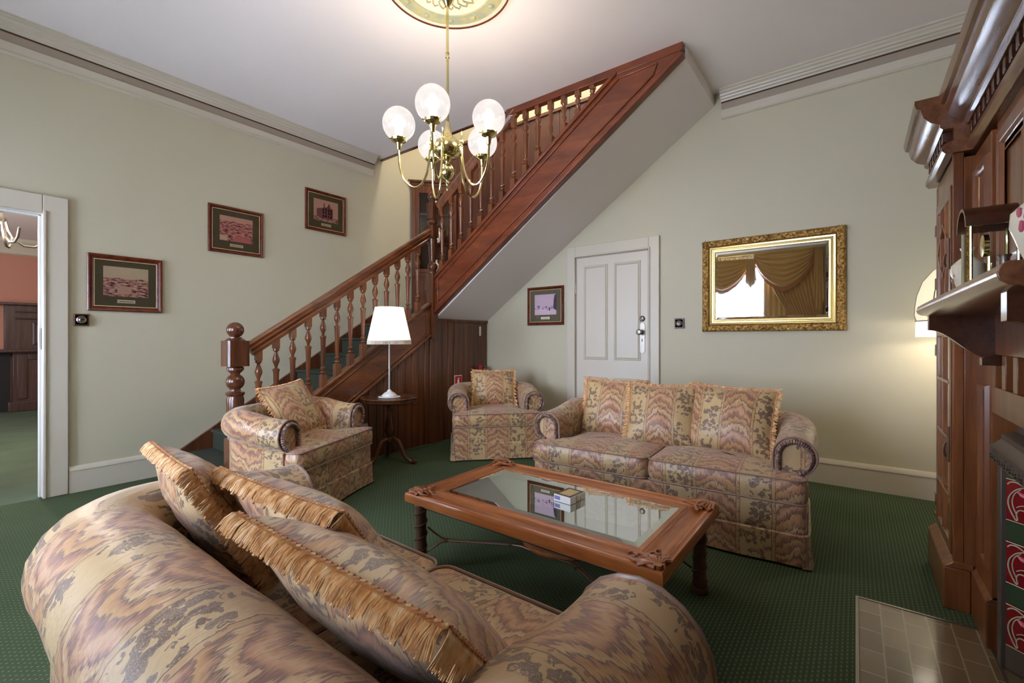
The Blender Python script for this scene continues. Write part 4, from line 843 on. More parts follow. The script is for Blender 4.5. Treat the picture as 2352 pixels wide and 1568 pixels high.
for lx, ly in LG:
    d = Vector((cx_ - lx, cy_ - ly, 0)); Ld = d.length; d.normalize(); sd = Vector((-d.y, d.x, 0)); P0 = Vector((lx, ly, 0))
    for s in (-1, 1):
        f = lambda t, o, z: tuple(P0 + d * (Ld * t) + sd * (o * s) + Vector((0, 0, z)))
        m.tube([f(.05, .012, .165 + .06 * s), f(.1, .010, .165 + .035 * s), f(.16, .008, .168 + .008 * s), f(.2, .007, .168), f(.68, .007, .168), f(.76, .016, .168), f(.86, .055, .165), f(.97, .082, .165)], .005, 6)
    for t_ in (.2, .68): m.tube([f(t_, .016, .168), f(t_, -.016, .168)], .0065, 6)
m.build('cross_stretcher', 'iron', ct)
m = M(); m.lathe([(.001, .155), (.16, .155), (.175, .162), (.178, .172), (.165, .178), (.15, .174), (.13, .180), (.001, .180)], (0, 0, 0), 40, mat=Matrix.Diagonal((1, .62, 1))); m.v = [(v[0] + cx_, v[1] + cy_, v[2]) for v in m.v]; od = m.build('oval_plaque', 'carve', ct)
m = M(); mo = lambda a, b, d: (cx_ + a, cy_ + b, .182 + d); leafs(m, mo, 0, 0, .075, 11, .0); m.build('carving', 'carve', od, recalc=False)
# small box on the table
bx = thing('trinket_box', 'small white card box on the glass coffee table', 'box', (-1.13, 1.93, zt_), math.radians(-6), local=True); bx.scale = (.82, .82, .8)
m = M(); m.box(-.045, -.065, 0, .075, .085, .042); m.build('box_body', 'white', bx, bevel=.002)
m = M(); m.ring(lambda a, b, d: (a, b, .042 + d), -.04, -.06, .07, .08, [(0, 0), (0, .002), (.016, .002), (.016, 0)]); m.build('lid_border', 'mat', bx)
m = M(); m.box(-.026, -.046, .042, .056, .066, .0432); m.build('lid_picture', 'hglass', bx)
m = M(); m.box(.075, -.01, .002, .0756, .04, .04); m.build('side_print', 'newel', bx)
m = M(); m.box(-.04, -.0656, .012, .0, -.065, .034); m.build('end_print', plain('lilac_print', (132, 130, 190), .5), bx)

# ---------------------------------------------------------------- side table, lamp
TX, TY = -3.60, 2.77
sd_ = thing('pedestal_side_table', 'round dark mahogany pedestal table beside the stair panelling', 'table', (TX, TY, 0))
m = M(); m.lathe([(.001, .585), (.20, .585), (.235, .592), (.25, .60), (.25, .618), (.262, .622), (.27, .632), (.262, .642), (.25, .636), (.001, .634)], (TX, TY, 0), 48); m.build('table_top', 'newel', sd_)
m = M(); m.lathe([(.001, .2), (.035, .21), (.036, .24), (.022, .25), (.03, .275), (.045, .31), (.046, .335), (.035, .40), (.024, .46), (.022, .50), (.03, .505), (.03, .515), (.022, .52), (.024, .545), (.034, .55), (.034, .586)], (TX, TY, 0), 24); m.build('pedestal', 'newel', sd_)
for k in range(3):
    a = math.radians(28 + 120 * k); c, s = math.cos(a), math.sin(a)
    m = M(); m.tube([(TX + c * r, TY + s * r, z) for r, z in ((.0, .215), (.05, .235), (.09, .215), (.12, .16), (.145, .09), (.175, .05), (.21, .03), (.232, .024))], lambda t: .024 - .010 * t, 10)
    lg = m.build('leg', 'newel', sd_)
    m = M(); m.ball((TX + c * .245, TY + s * .245, .020), .022, 12)
    for q in (-.5, 0, .5): m.tube([(TX + c * .225, TY + s * .225, .034), (TX + math.cos(a + q * .08) * .262 - s * q * .03, TY + math.sin(a + q * .08) * .262 + c * q * .03, .03), (TX + c * .272 - s * q * .035, TY + s * .272 + c * q * .035, .008)], .006, 6)
    m.build('claw_foot', 'newel', lg)
m = M(); n = 40; vs = [(TX, TY, .639)]; 
for i in range(n): r = .098 + .008 * math.cos(i * PI); vs.append((TX + r * math.cos(2 * PI * i / n), TY + r * math.sin(2 * PI * i / n), .644))
for i in range(n): r = .104; vs.append((TX + r * math.cos(2 * PI * i / n), TY + r * math.sin(2 * PI * i / n), .638))
m.add(vs, [(0, i + 1, (i + 1) % n + 1) for i in range(n)] + [(i + 1, n + i + 1, n + (i + 1) % n + 1, (i + 1) % n + 1) for i in range(n)]); tag(m.build('doily', 'white', recalc=False), 'white lace doily under the table lamp', 'doily')
tl = thing('table_lamp', 'slim white table lamp with fringed white shade, lit, on the round table', 'lamp', (TX, TY, .645))
m = M(); m.lathe([(.001, .645), (.07, .645), (.072, .655), (.06, .668), (.045, .68), (.02, .695), (.018, .705), (.012, .71)], (TX, TY, 0), 28); m.build('base', 'white', tl)
m = M(); m.lathe([(.009, .70), (.008, 1.0), (.008, 1.22), (.014, 1.24), (.014, 1.28), (.001, 1.28)], (TX, TY, 0), 12); m.build('pole', 'greymetal', tl)
m = M(); m.lathe([(.205, 1.185), (.135, 1.505)], (TX, TY, 0), 40); sh = m.build('lamp_shade', 'shade', tl)
m = M(); m.lathe([(.206, 1.178), (.209, 1.182), (.207, 1.190), (.205, 1.188)], (TX, TY, 0), 40); m.build('shade_braid', 'cream', tl)
m = M(); 
for i in range(150): a = 2 * PI * i / 150; m.tube([(TX + .206 * math.cos(a), TY + .206 * math.sin(a), 1.182), (TX + .207 * math.cos(a), TY + .207 * math.sin(a), 1.148)], .0028, 4)
m.build('shade_fringe', 'cream', tl)
m = M(); m.ball((TX, TY, 1.32), .035); m.build('bulb', 'flamebulb', tl)
l = point('table_lamp_light', (TX, TY, 1.23), 8, (1, .9, .78), .04)
l = point('table_lamp_uplight', (TX, TY, 1.42), 5, (1, .9, .78), .04)
m = M(); m.tube([(TX + .15, TY + .22, .55), (-3.87, 2.98, .5), (-3.872, 3.0, .35), (-3.872, 3.02, .12), (-3.85, 3.06, .006), (-3.80, 3.25, .004), (-3.84, 3.7, .004)], .003, 5); tag(m.build('lamp_cord', 'iron'), 'thin brown cord running down the panelling behind the side table', 'cord')
m = M(); m.box(SXP + .005, 2.60, .27, SXP + .02, 2.72, .36); tag(m.build('power_outlet', 'white', bevel=.003), 'white power outlet low on the stair panelling behind the armchair', 'outlet')
# fire sign and extinguisher
fs = thing('fire_sign', 'small red and white extinguisher sign on the timber panelling', 'sign', (SXP, 4.0, .7))
m = M(); m.box(SXP + .012, 3.945, .60, SXP + .015, 4.075, .755); m.build('sign_plate', 'white', fs)
m = M(); m.box(SXP + .015, 3.952, .608, SXP + .0165, 4.068, .747); m.build('red_field', 'red', fs)
m = M(); m.box(SXP + .0165, 3.995, .62, SXP + .018, 4.025, .70); m.box(SXP + .0165, 4.003, .70, SXP + .018, 4.017, .715); m.box(SXP + .0165, 4.0, .715, SXP + .018, 4.035, .722); m.build('pictogram', 'white', fs)
ex = thing('fire_extinguisher', 'red fire extinguisher hung in the corner behind the armchair', 'extinguisher', (-3.80, 4.44, .3))
m = M(); m.lathe([(.001, .36), (.055, .36), (.06, .37), (.06, .70), (.05, .73), (.03, .755), (.024, .77), (.024, .79)], (-3.805, 4.43, 0), 24); m.build('cylinder', 'red', ex)
m = M(); m.box(-3.815, 4.38, .79, -3.79, 4.50, .815); m.bar((-3.80, 4.40, .85), (-3.80, 4.50, .83), .018, .008); m.lathe([(.02, .785), (.022, .82), (.012, .83)], (-3.805, 4.43, 0), 12); m.build('valve_handle', 'silver', ex)
m = M(); m.tube([(-3.80, 4.40, .80), (-3.76, 4.36, .80), (-3.75, 4.36, .74), (-3.75, 4.37, .55)], .009, 8); m.build('hose', 'black', ex)
m = M(); m.box(-3.83, 4.335, .80, -3.80, 4.365, .86); m.build('safety_tag', 'red', ex)

# ---------------------------------------------------------------- ceiling rose and chandelier
HX, HY = -2.10, 2.073
cr = thing('ceiling_rose', 'round painted plaster ceiling rose, green band and red-brown rim', 'ceiling rose', (HX, HY, HC))
m = M(); m.lathe([(.43, HC), (.425, HC - .012), (.41, HC - .014), (.2, HC - .0141), (.02, HC - .0142)], (HX, HY, 0), 72); m.build('plaster_disc', 'cream', cr, recalc=False, smooth=0)
m = M(); m.lathe([(.405, HC - .014), (.405, HC - .022), (.414, HC - .022), (.416, HC - .012)], (HX, HY, 0), 72); m.build('rim', 'pframe', cr)
_c = N('mottled_green_band'); _c.set(Base_Color=_c.ramp(_c.noise(_c.co(), 16, 3), [(.4, srgb(158, 164, 140)), (.55, srgb(184, 174, 120)), (.65, srgb(170, 172, 150))]), Roughness=.7); MT['greenband'] = _c.m
m = M(); m.lathe([(.28, HC - .014), (.285, HC - .020), (.37, HC - .020), (.375, HC - .014)], (HX, HY, 0), 72); m.build('green_band', 'greenband', cr)
for i in range(12): a = 2 * PI * i / 12 + .2; m = M(); m.ball((HX + .33 * math.cos(a), HY + .33 * math.sin(a), HC - .022), .02, 10, (1, 1, .4)); m.build('rosette', 'greenband', cr)
m = M()
for i in range(24): a = 2 * PI * i / 24; m.tube([(HX + r * math.cos(a + o), HY + r * math.sin(a + o), HC - .018) for r, o in ((.13, 0), (.17, .1), (.2, .0), (.22, -.12), (.2, -.18))], .005, 5)
m.build('floral_relief', 'greenband', cr, recalc=False)
cl = thing('brass_chandelier', 'polished brass chandelier with five etched glass globes', 'chandelier', (HX, HY, HC))
m = M(); m.lathe([(.075, HC - .015), (.075, HC - .03), (.055, HC - .08), (.03, HC - .13), (.018, HC - .15), (.012, HC - .16)], (HX, HY, 0), 28); m.build('canopy', 'brass', cl)
m = M(); m.tube([(HX, HY, HC - .15), (HX, HY, 2.50)], .0095, 12); m.lathe([(.0095, 3.01), (.014, 3.015), (.011, 3.03), (.014, 3.045), (.0095, 3.05)], (HX, HY, 0), 14); m.build('rod', 'brass', cl)
m = M(); m.lathe([(.012, 2.60), (.016, 2.585), (.018, 2.56), (.034, 2.51), (.05, 2.485), (.075, 2.47), (.088, 2.44), (.085, 2.40), (.06, 2.375), (.02, 2.365), (.024, 2.355), (.014, 2.345), (.012, 2.33), (.03, 2.32), (.045, 2.29), (.044, 2.265), (.03, 2.24), (.01, 2.225), (.008, 2.215), (.014, 2.205), (.008, 2.195), (.006, 2.18), (.009, 2.17), (.001, 2.155)], (HX, HY, 0), 32); m.build('hub', 'brass', cl, smooth=50)
Fd = Vector((-math.sin(math.radians(37.24)), math.cos(math.radians(37.24)), 0)); Rd = Vector((math.cos(math.radians(37.24)), math.sin(math.radians(37.24)), 0))
for k in range(5):
    a = math.radians(-98 + 72 * k); dr = Rd * math.cos(a) + Fd * math.sin(a); B = Vector((HX, HY, 0)); f = lambda r, z: tuple(B + dr * r + Vector((0, 0, z)))
    m = M(); pts = [(.08, 2.43), (.105, 2.435), (.112, 2.40), (.118, 2.33), (.135, 2.25), (.165, 2.19), (.205, 2.165), (.245, 2.18), (.28, 2.23), (.30, 2.30), (.305, 2.38), (.305, 2.41)]
    sm = []
    for i in range(len(pts) - 1):
        p0, p1, p2, p3 = pts[max(0, i - 1)], pts[i], pts[i + 1], pts[min(len(pts) - 1, i + 2)]
        for q in range(4):
            t = q / 4; sm.append(tuple(.5 * (2 * p1[c] + (p2[c] - p0[c]) * t + (2 * p0[c] - 5 * p1[c] + 4 * p2[c] - p3[c]) * t * t + (3 * p1[c] - p0[c] - 3 * p2[c] + p3[c]) * t ** 3) for c in (0, 1)))
    sm.append(pts[-1]); m.tube([f(*p) for p in sm], .0075, 10)
    m.lathe([(.004, 2.40), (.011, 2.42), (.006, 2.435), (.011, 2.45), (.009, 2.47), (.004, 2.485), (.0035, 2.51), (.006, 2.515), (.001, 2.525)], f(.108, 0), 12)
    arm = m.build('arm', 'brass', cl)
    m = M(); m.lathe([(.008, 2.395), (.012, 2.40), (.016, 2.43), (.02, 2.44), (.045, 2.455), (.05, 2.47), (.044, 2.476), (.001, 2.470)], f(.305, 0), 24)
    for j in range(3): an = 2 * PI * j / 3; c0 = Vector(f(.305, 2.464)); m.tube([tuple(c0 + Vector((math.cos(an) * .045, math.sin(an) * .045, 0))), tuple(c0 + Vector((math.cos(an) * .062, math.sin(an) * .062, 0)))], .004, 6)
    m.build('gallery', 'brass', arm)
    m = M(); R_ = .102; cz = 2.562; m.lathe([(max(.001, R_ * math.sin(g)), cz - R_ * math.cos(g) * 1.03) for g in [math.radians(25 + 155 * i / 16) for i in range(17)]], f(.305, 0), 32); m.build('glass_globe', 'globe', arm, smooth=60)
    m = M(); m.lathe([(.012, 2.475), (.022, 2.50), (.025, 2.53), (.018, 2.56), (.008, 2.585), (.001, 2.60)], f(.305, 0), 14); m.build('bulb', 'flamebulb', arm)
    point('chandelier_bulb_light', f(.305, 2.545), LAMP_E, (1, .88, .74), .033)

# ---------------------------------------------------------------- fireplace
FX, YC = .405, 1.83; xw = XC
fpn = thing('fireplace_surround', 'tall timber fireplace surround with glazed side cabinets and bracketed mantel', 'fireplace', (FX, YC, 0))
def cab(s):
    Y = lambda y: YC + s * (y - YC); yb_ = lambda a, b: (min(Y(a), Y(b)), max(Y(a), Y(b)))
    def bx_(m, xa, ya, za, xb, yb, zb): p, q = yb_(ya, yb); m.box(xa, p, za, xb, q, zb)
    m = M(); bx_(m, .38, 2.785, 0, xw, 3.30, 2.0); bx_(m, .345, 2.785, .2, .38, 2.815, 2.03); bx_(m, .345, 3.27, .2, .38, 3.30, 2.0); bx_(m, .347, 2.80, 1.27, .385, 3.285, 1.36); bx_(m, .347, 2.80, 1.90, .385, 3.285, 2.01)
    body = m.build('side_cabinet', 'fire', fpn, bevel=.003)
    m = M(); bx_(m, .312, 2.775, 0, .40, 3.31, .185); ps, qs = yb_(2.775, 3.31)
    m.prism([(.312, .185), (.345, .215), (.41, .215), (.41, .185)], 'y', ps, qs); bx_(m, .40, 2.49, 0, .44, 2.775, .185); p2, q2 = yb_(2.49, 2.775); m.prism([(.398, .185), (.42, .215), (.45, .215), (.45, .185)], 'y', p2, q2)
    m.build('plinth', 'fire', fpn, bevel=.004)
    for (z0, z1, lat) in ((.23, 1.26, 0), (1.37, 1.89, 1)):
        p, q = yb_(2.82, 3.265); mpx = lambda a, b, d: (.352 - d, a, b)
        m = M(); m.ring(mpx, p, z0, q, z1, [(0, 0), (0, .012), (.045, .012), (.05, 0)])
        w = q - p
        if lat:
            m.bar((.346, p + w * .33, z0 + .05), (.346, p + w * .33, z1 - .05), .014, .014, (1, 0, 0)); m.bar((.346, p + w * .67, z0 + .05), (.346, p + w * .67, z1 - .05), .014, .014, (1, 0, 0))
            zc = (z0 + z1) / 2
            for u, v in ((.1, .5), (.5, .25), (.9, .5), (.5, .75)):
                pass
            pts = [(.12, zc), (.5, zc - .13), (.88, zc), (.5, zc + .13)]
            for i in range(4): a_, b_ = pts[i], pts[(i + 1) % 4]; m.bar((.344, p + w * a_[0], a_[1]), (.344, p + w * b_[0], b_[1]), .012, .012, (1, 0, 0))
        else:
            m.bar((.346, p + w * .5, z0 + .05), (.346, p + w * .5, z1 - .05), .014, .014, (1, 0, 0))
            for zz in (.48, .74, 1.0): m.bar((.346, p + .04, zz), (.346, q - .04, zz), .016, .016, (1, 0, 0))
        dr_ = m.build('cabinet_door', 'fire', fpn, bevel=.002)
        m = M(); m.add([mpx(p + .04, z0 + .04, .003), mpx(q - .04, z0 + .04, .003), mpx(q - .04, z1 - .04, .003), mpx(p + .04, z1 - .04, .003)], [(0, 1, 2, 3)]); m.build('door_glass', 'cglass', dr_, recalc=False)
        m = M(); m.tube([(.336, Y(2.85), .74 if not lat else 1.60), (.325, Y(2.85), .72 if not lat else 1.58), (.322, Y(2.85), .69 if not lat else 1.55), (.33, Y(2.86), .66 if not lat else 1.53)], .005, 6); m.tube([(.338, Y(2.845), .64 if not lat else 1.52), (.338, Y(2.845), .80 if not lat else 1.66)], .008, 6); m.build('door_handle', 'iron', dr_)
        for zz in (z0 + .12, z1 - .12): m = M(); p3, q3 = yb_(3.265, 3.30); m.box(.338, p3, zz - .03, .3445, q3, zz + .03); m.build('door_hinge', 'pframe', dr_)
    # recessed panel beside the firebox
    m = M(); bx_(m, .415, 2.49, .2, xw, 2.785, 2.0); rp = m.build('side_panel', 'fire', fpn, bevel=.002)
    p, q = yb_(2.52, 2.66); m = M(); m.ring(lambda a, b, d: (.415 - d, a, b), p, .30, q, 1.02, [(0, 0), (.006, .014), (.02, .010), (.026, -.0)], False); m.build('panel_moulding', 'fire', rp)
    m = M(); m.ring(lambda a, b, d: (.415 - d, a, b), yb_(2.5, 2.74)[0], 1.42, yb_(2.5, 2.74)[1], 1.92, [(0, 0), (.01, .018), (.03, .012), (.04, 0)], False); m.build('panel_moulding', 'fire', rp)
    # cornice over the cabinet
    prof = [(.345, 2.02), (.318, 2.02), (.306, 2.035), (.306, 2.055), (.322, 2.07), (.345, 2.075), (.345, 2.13), (.31, 2.13), (.30, 2.14), (.30, 2.155), (.27, 2.17), (.245, 2.20), (.235, 2.24), (.222, 2.245), (.215, 2.265), (.215, 2.285), (.345, 2.285)]
    p, q = yb_(2.76, 3.35)
    m = M(); m.prism([(x, z) for x, z in prof] + [(xw, 2.285), (xw, 2.02)], 'y', p, q); m.build('cornice', 'firey', fpn, smooth=25)
    for i in range(7):
        y = 2.80 + i * .078; p, q = yb_(y, y + .03); m = M(); m.box(.312, p, 2.085, .345, q, 2.128); m.build('dentil', 'darkf', fpn, bevel=.002)
cab(1); cab(-1)
# centre section: overmantel, cornice, dentils
CYa, CYb = YC - (2.76 - YC), 2.76
prof = [(.42, 2.02), (.405, 2.02), (.385, 2.035), (.385, 2.055), (.40, 2.07), (.42, 2.075), (.42, 2.13), (.385, 2.13), (.375, 2.14), (.375, 2.155), (.35, 2.17), (.325, 2.20), (.315, 2.24), (.302, 2.245), (.295, 2.265), (.295, 2.285), (xw, 2.285), (xw, 2.02)]
m = M(); m.prism(prof, 'y', CYa, CYb); m.build('cornice', 'firey', fpn, smooth=25)
for i in range(24):
    y = CYa + .02 + i * .0775; m = M(); m.box(.39, y, 2.08, .42, y + .03, 2.128); m.build('dentil', 'darkf', fpn, bevel=.002)
m = M(); m.box(.43, YC - .66, 1.33, xw, YC + .66, 2.02); om = m.build('overmantel', 'fire', fpn, bevel=.003)
for i in range(3):
    ya = YC - .60 + i * .41; m = M(); m.ring(lambda a, b, d: (.43 - d, a, b), ya, 1.40, ya + .38, 1.96, [(0, 0), (0, .014), (.04, .014), (.05, .0), (.07, .0), (.09, .008)], False); m.build('overmantel_panel', 'fire', om, bevel=.003)
# mantel shelf
m = M(); m.prism([(.43, 1.288), (.24, 1.288), (.228, 1.294), (.214, 1.296), (.203, 1.304), (.199, 1.316), (.205, 1.332), (.214, 1.338), (.43, 1.338)], 'y', 1.16, 2.50); m.build('mantel_shelf', 'firey', fpn, smooth=40, bevel=.002)
for y in (2.43, 1.27):
    m = M(); pts = [(.232, 1.294), (.232, 1.235)] + [(.235 + .17 * t, 1.235 - .105 * smooth01(t * 1.05)) for t in [i / 14 for i in range(1, 15)]] + [(.38, 1.128), (.38, 1.10), (.43, 1.10), (.43, 1.294)]
    m.prism(pts, 'y', y, y + .045); m.build('bracket', 'darkf', fpn, bevel=.002)
# frieze with sunk blocks
m = M(); m.box(.415, 1.20, 1.14, xw, 2.49, 1.295); m.box(.415, 1.20, .92, .5, 2.49, 1.02)
for i in range(10): y = 2.49 - .055 - i * .145; m.box(.415, max(1.2, y), 1.02, .5, y + .05, 1.14)
m.build('frieze', 'fire', fpn, bevel=.002)
for i in range(8):
    y = 2.435 - .048 - i * .145; m = M(); m.prism([(.50, 1.02), (.46, 1.035), (.435, 1.085), (.45, 1.10), (.46, 1.125), (.50, 1.13)], 'y', y - .045, y + .045); m.build('frieze_block', 'fire', fpn, bevel=.002)
m = M(); m.box(.50, 1.2, 1.0, xw, 2.49, 1.15); m.build('frieze_back', 'darkf', fpn)
# cast iron insert with tile columns
fi = thing('cast_iron_insert', 'cast iron fireplace insert with embossed hood rail and tiled cheeks', 'fireplace', (.43, YC, 0))
for s in (1, -1):
    Yq = lambda y: YC + s * (y - YC)
    m = M(); m.box(.418, min(Yq(2.375), Yq(2.425)), 0, .47, max(Yq(2.375), Yq(2.425)), .80); m.build('side_post', 'castiron', fi, bevel=.003)
    m = M(); m.prism([(.425, Yq(2.38)), (.555, Yq(2.25)), (.555, Yq(2.40)), (.43, Yq(2.40))], 'z', .012, .10); m.build('base_plate', 'castiron', fi, bevel=.003)
m = M(); m.prism([(.46, .74), (.415, .745), (.40, .755), (.40, .805), (.41, .81), (.42, .82), (.43, .83), (.43, .85), (.47, .86), (.47, .92), (.52, .92), (.52, .74)], 'y', 1.225, 2.435); m.build('hood_rail', 'castiron', fi, smooth=25)
m = M(); mf = lambda a, b, d: (.40 - d, a, b); vine(m, mf, (1.25, .78), (2.41, .78), 36, .014, .002); vine(m, mf, (1.26, .775), (2.42, .775), 36, -.012, .002); m.build('embossed_leaves', 'castiron', fi, recalc=False)
m = M(); m.box(.56, 2.2, 0, .66, 2.44, .75); m.box(.56, 1.22, 0, .66, 1.46, .75); m.box(.66, 1.2, 0, .8, 2.45, .9); m.box(.56, 1.2, .60, .66, 2.45, .92); m.box(.475, 1.2, .735, .6, 2.45, .92); m.build('firebox', 'black', fi)
def cat(pts, k=4):
    out = []
    for i in range(len(pts) - 1):
        p0, p1, p2, p3 = [Vector(q) for q in (pts[max(0, i - 1)], pts[i], pts[i + 1], pts[min(len(pts) - 1, i + 2)])]
        for j in range(k): t = j / k; out.append(tuple(.5 * (2 * p1 + (p2 - p0) * t + (2 * p0 - 5 * p1 + 4 * p2 - p3) * t * t + (3 * p1 - p0 - 3 * p2 + p3) * t ** 3)))
    return out + [tuple(pts[-1])]
tilegreen = plain('green_glazed_tile', (58, 72, 50), .15); tilered = plain('red_glazed_tile', (128, 26, 30), .12); tilepink = plain('pink_glaze', (226, 130, 146), .15); tileline = plain('raised_cream_line', (190, 192, 160), .2)
for s in (1, -1):
    # splayed cheek: from the front post back towards the firebox
    P0 = Vector((.435, YC + s * (2.375 - YC), 0)); dc = Vector((1, -s, 0)).normalized(); nc = Vector((-1, -s, 0)).normalized(); TW = .152
    pt = lambda a, z, d: tuple(P0 + dc * (TW * a) + nc * d + Vector((0, 0, z)))
    def slab(m, z0, z1, d0, d1): m.add([pt(0, z0, d0), pt(1, z0, d0), pt(1, z1, d0), pt(0, z1, d0), pt(0, z0, d1), pt(1, z0, d1), pt(1, z1, d1), pt(0, z1, d1)], [(0, 3, 2, 1), (4, 5, 6, 7), (0, 1, 5, 4), (1, 2, 6, 5), (2, 3, 7, 6), (3, 0, 4, 7)])
    for k in range(3):
        z1 = .70 - k * .225; z0 = z1 - .150
        m = M(); slab(m, z0, z1, -.004, .004); tg = m.build('floral_tile', tilered, fi)
        mt_ = lambda a, b, d: pt(a, z0 + (z1 - z0) * b, .004 + d)
        for sg in (1, -1):
            q = lambda u, v: mt_(.5 + sg * (u - .5), v, .001)
            m = M(); m.tube(cat([q(.5, .04), q(.51, .2), q(.53, .36), q(.56, .46)]), .0022, 5); m.build('tile_outline', tileline, tg)
            m = M(); m.tube(cat([q(.97, .86), q(.90, .93), q(.78, .94), q(.62, .86)]), .0022, 5); m.tube(cat([q(.66, .86), q(.80, .78), q(.92, .62), q(.96, .44), q(.92, .26), q(.82, .07), q(.78, .08), q(.80, .2), q(.76, .30), q(.66, .32), q(.56, .24), q(.515, .12)]), .0022, 5); m.tube(cat([q(.72, .80), q(.83, .68), q(.88, .5), q(.86, .34), q(.80, .2)]), .0018, 5); m.build('tile_outline', tileline, tg)
            m = M(); m.tube(cat([q(.54, .38), q(.62, .44), q(.72, .42), q(.80, .36)]), .0018, 5); m.build('tile_outline', tileline, tg)
        for ca, cb, an in ((.34, .68, .5), (.66, .68, -.5), (.5, .74, 0), (.5, .56, 0)):
            m = M(); m.tube([mt_(ca - .15 * math.cos(an), cb + .12 * math.sin(an), .000), mt_(ca, cb, .002), mt_(ca + .15 * math.cos(an), cb - .12 * math.sin(an), .000)], lambda t: .003 + .010 * math.sin(PI * t), 8, flat=.5); m.build('tile_petal', tilepink, tg)
        for zz in (0.01, .99): m = M(); m.tube([mt_(0, zz, .001), mt_(1, zz, .001)], .0016, 5); m.build('tile_border', tileline, tg)
    for (z0, z1) in ((.702, .76), (.477, .548), (.252, .323), (.10, .098 + .0)):
        if z1 > z0: m = M(); slab(m, z0, z1, -.004, .0035); m.build('plain_tile', tilegreen, fi)
m = M(); m.lathe([(.001, 0), (.008, .002), (.01, .012), (.018, .022), (.02, .034), (.012, .046), (.001, .05)], (.30, 2.02, .012), 16); tag(m.build('fender_knob', 'brass'), 'small brass knob of the grate at the hearth edge', 'knob')
m = M(); m.prism([(.34, 0), (.36, .05), (.42, .075), (.44, 0)], 'y', 1.45, 2.16); tag(m.build('hearth_fret', 'castiron', bevel=.004), 'cast iron ash fret standing on the hearth', 'fender')
# hearth
_c = N('brown_glazed_hearth_tiles'); co = _c.co()
br = _c.n('ShaderNodeTexBrick', {'Vector': _c.n('ShaderNodeMapping', {'Vector': co, 'Rotation': (0, 0, PI / 2)}).outputs[0], 'Color1': srgb(124, 104, 78), 'Color2': srgb(104, 86, 62), 'Mortar': srgb(150, 138, 112), 'Scale': 1.0, 'Mortar Size': .0028, 'Brick Width': .15, 'Row Height': .0765}); br.offset = .5
_c.set(Base_Color=br.outputs[0], Roughness=.12, Specular_IOR_Level=.8); _c.bump(br.outputs[1], -.3, .004); MT['hearth'] = _c.m
h = thing('tiled_hearth', 'low hearth of glossy brown brick tiles in front of the fireplace', 'hearth', (.01, YC, 0))
m = M(); m.box(.012, 1.02, 0, .412, 2.62, .010); m.box(.412, 1.21, 0, .6, 2.45, .010); m.build('tiles', 'hearth', h)
m = M(); m.ring(lambda a, b, d: (a, b, d), 0.0, 1.008, .424, 2.632, [(0, 0), (0, .0125), (.011, .0125), (.011, 0)]); m.build('edge_trim', 'silver', h)
# mantel ornaments
def vase(x, y, z, s, label, roses):
    t = thing('china_vase', label, 'vase', (x, y, z), 0, 'china vases on the mantel')
    m = M(); m.lathe([(.001, 0), (.024 * s, 0), (.026 * s, .006 * s), (.022 * s, .02 * s), (.036 * s, .06 * s), (.05 * s, .105 * s), (.048 * s, .135 * s), (.03 * s, .155 * s), (.018 * s, .165 * s), (.016 * s, .18 * s), (.024 * s, .20 * s), (.020 * s, .20 * s), (.012 * s, .18 * s)], (x, y, z), 28); b = m.build('body', 'china', t)
    for i, (an, zz, mt, r) in enumerate(roses):
        m = M(); R_ = .044 * s; m.ball((x + R_ * math.cos(an), y + R_ * math.sin(an), z + zz * s), r * s, 10, (.35, .9, 1)); m.build('rose' if mt == 'rose' else 'leaf', mt, b)
vase(.325, 2.30, 1.338, .95, 'small cream china vase beside the glazed case on the mantel', [(3.5, .10, 'rose', .010), (3.2, .08, 'leafg', .009), (3.9, .11, 'rose', .007)])
vase(.345, 1.555, 1.338, 1.15, 'large cream china vase painted with pink roses at the near end of the mantel', [(3.6, .13, 'rose', .013), (3.9, .12, 'rose', .014), (3.7, .105, 'rose', .014), (4.0, .085, 'leafg', .014), (4.3, .075, 'leafg', .012), (3.5, .11, 'leafg', .010)])
ck = thing('glazed_clock_case', 'arched brown clock case with glass sides on the mantel', 'clock', (.34, 2.07, 1.338))
xa, xb, ya, yb2 = .285, .395, 2.0, 2.14; zc = 1.338
m = M(); m.box(xa, ya, zc, xb, yb2, zc + .018); m.build('base', 'darkf', ck, bevel=.002)
pts = [(ya - .01 + (yb2 - ya + .02) * (1 - math.cos(t)) / 2, zc + .215 + .07 * math.sin(t)) for t in [PI * i / 14 for i in range(15)]]
inn = [(ya + .002 + (yb2 - ya - .004) * (1 - math.cos(t)) / 2, zc + .215 + .06 * math.sin(t)) for t in [PI * i / 14 for i in range(15)]]
m = M(); m.prism(pts + inn[::-1], 'x', xa - .01, xb); m.build('arched_hood', 'darkf', ck, smooth=40)
m = M()
for x in (xa + .004, xb - .004):
    for y in (ya + .004, yb2 - .004): m.tube([(x, y, zc + .018), (x, y, zc + .22)], .0045, 8)
m.build('corner_post', 'brass', ck)
m = M()
for (p, q, r_, t_) in (((xa, ya), (xb, ya), 0, 0), ((xa, yb2), (xb, yb2), 0, 0), ((xa, ya), (xa, yb2), 0, 0)): m.add([(p[0], p[1], zc + .018), (q[0], q[1], zc + .018), (q[0], q[1], zc + .22), (p[0], p[1], zc + .22)], [(0, 1, 2, 3)])
m.build('glass_side', 'cglass', ck, recalc=False)
m = M(); m.tube([(.34, 2.07, zc + .02), (.34, 2.07, zc + .14)], .006, 8); m.lathe([(.001, -.008), (.035, -.006), (.036, .006), (.001, .008)], (.33, 2.07, zc + .16), 20, 'x'); m.lathe([(.001, .02), (.022, .022), (.022, .035), (.006, .045), (.01, .06), (.004, .07), (.004, .1)], (.34, 2.04, zc), 14); m.build('movement', 'brass', ck)
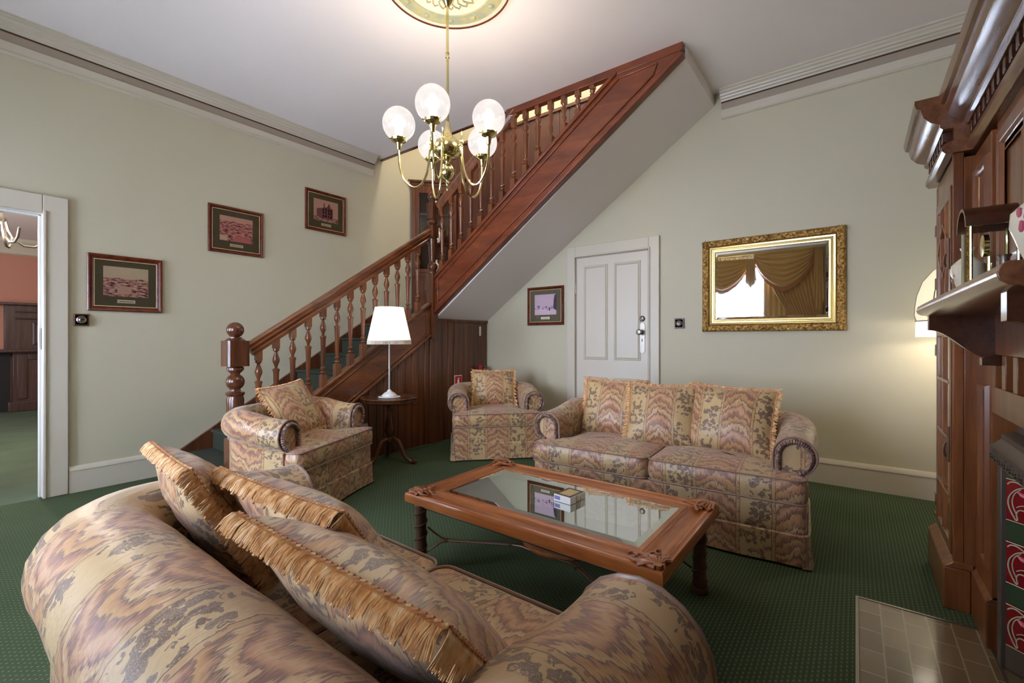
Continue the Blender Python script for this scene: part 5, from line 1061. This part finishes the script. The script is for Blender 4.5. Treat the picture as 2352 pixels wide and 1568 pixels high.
m = M(); m.lathe([(.012, 0), (.014, .01), (.011, .09), (.016, .1), (.001, .1)], (.335, 1.86, 1.338), 14); tag(m.build('glass_candlestick', 'silver'), 'slender silver candlestick between the clock case and large vase', 'candlestick')
# ---------------------------------------------------------------- floor lamp in the corner
LX, LY = .585, 4.21
fl = thing('floor_lamp', 'standard lamp with cream fringed dome shade, half hidden by the fireplace', 'lamp', (LX, LY, 0))
m = M(); m.lathe([(.001, 0), (.15, 0), (.155, .012), (.14, .03), (.12, .034), (.10, .05), (.04, .06), (.03, .08), (.018, .10)], (LX, LY, 0), 32); m.build('base', 'carve', fl)
m = M(); m.lathe([(.016, .09), (.02, .5), (.014, .52), (.018, .9), (.012, 1.0), (.012, 1.62), (.001, 1.66)], (LX, LY, 0), 16); m.build('pole', 'carve', fl)
m = M(); n = 48; RS = [(.245, 1.32), (.256, 1.36), (.254, 1.42), (.243, 1.50), (.215, 1.59), (.165, 1.66), (.11, 1.71), (.04, 1.73)]
vs = [(LX + r * (1 + .025 * abs(math.sin(4 * 2 * PI * i / n))) * math.cos(2 * PI * i / n), LY + r * (1 + .025 * abs(math.sin(4 * 2 * PI * i / n))) * math.sin(2 * PI * i / n), z) for r, z in RS for i in range(n)]
m.add(vs, [(j * n + i, j * n + (i + 1) % n, (j + 1) * n + (i + 1) % n, (j + 1) * n + i) for j in range(len(RS) - 1) for i in range(n)]); m.build('dome_shade', 'shade2', fl, recalc=False)
m = M()
for i in range(8): a = 2 * PI * (i + .0) / 8; m.tube([(LX + r * 1.005 * math.cos(a), LY + r * 1.005 * math.sin(a), z) for r, z in RS], .0035, 5)
m.lathe([(.246, 1.325), (.252, 1.318), (.258, 1.325)], (LX, LY, 0), 48); m.build('shade_braid', 'silver', fl)
m = M()
for i in range(140): a = 2 * PI * i / 140; m.tube([(LX + .247 * math.cos(a), LY + .247 * math.sin(a), 1.32), (LX + .249 * math.cos(a), LY + .249 * math.sin(a), 1.215)], .004, 4)
m.build('shade_fringe', 'shade', fl)
point('floor_lamp_light', (LX, LY, 1.29), 10, (1, .88, .72), .06)
for o in bpy.data.objects:
    if '_o' in o: del o['_o']
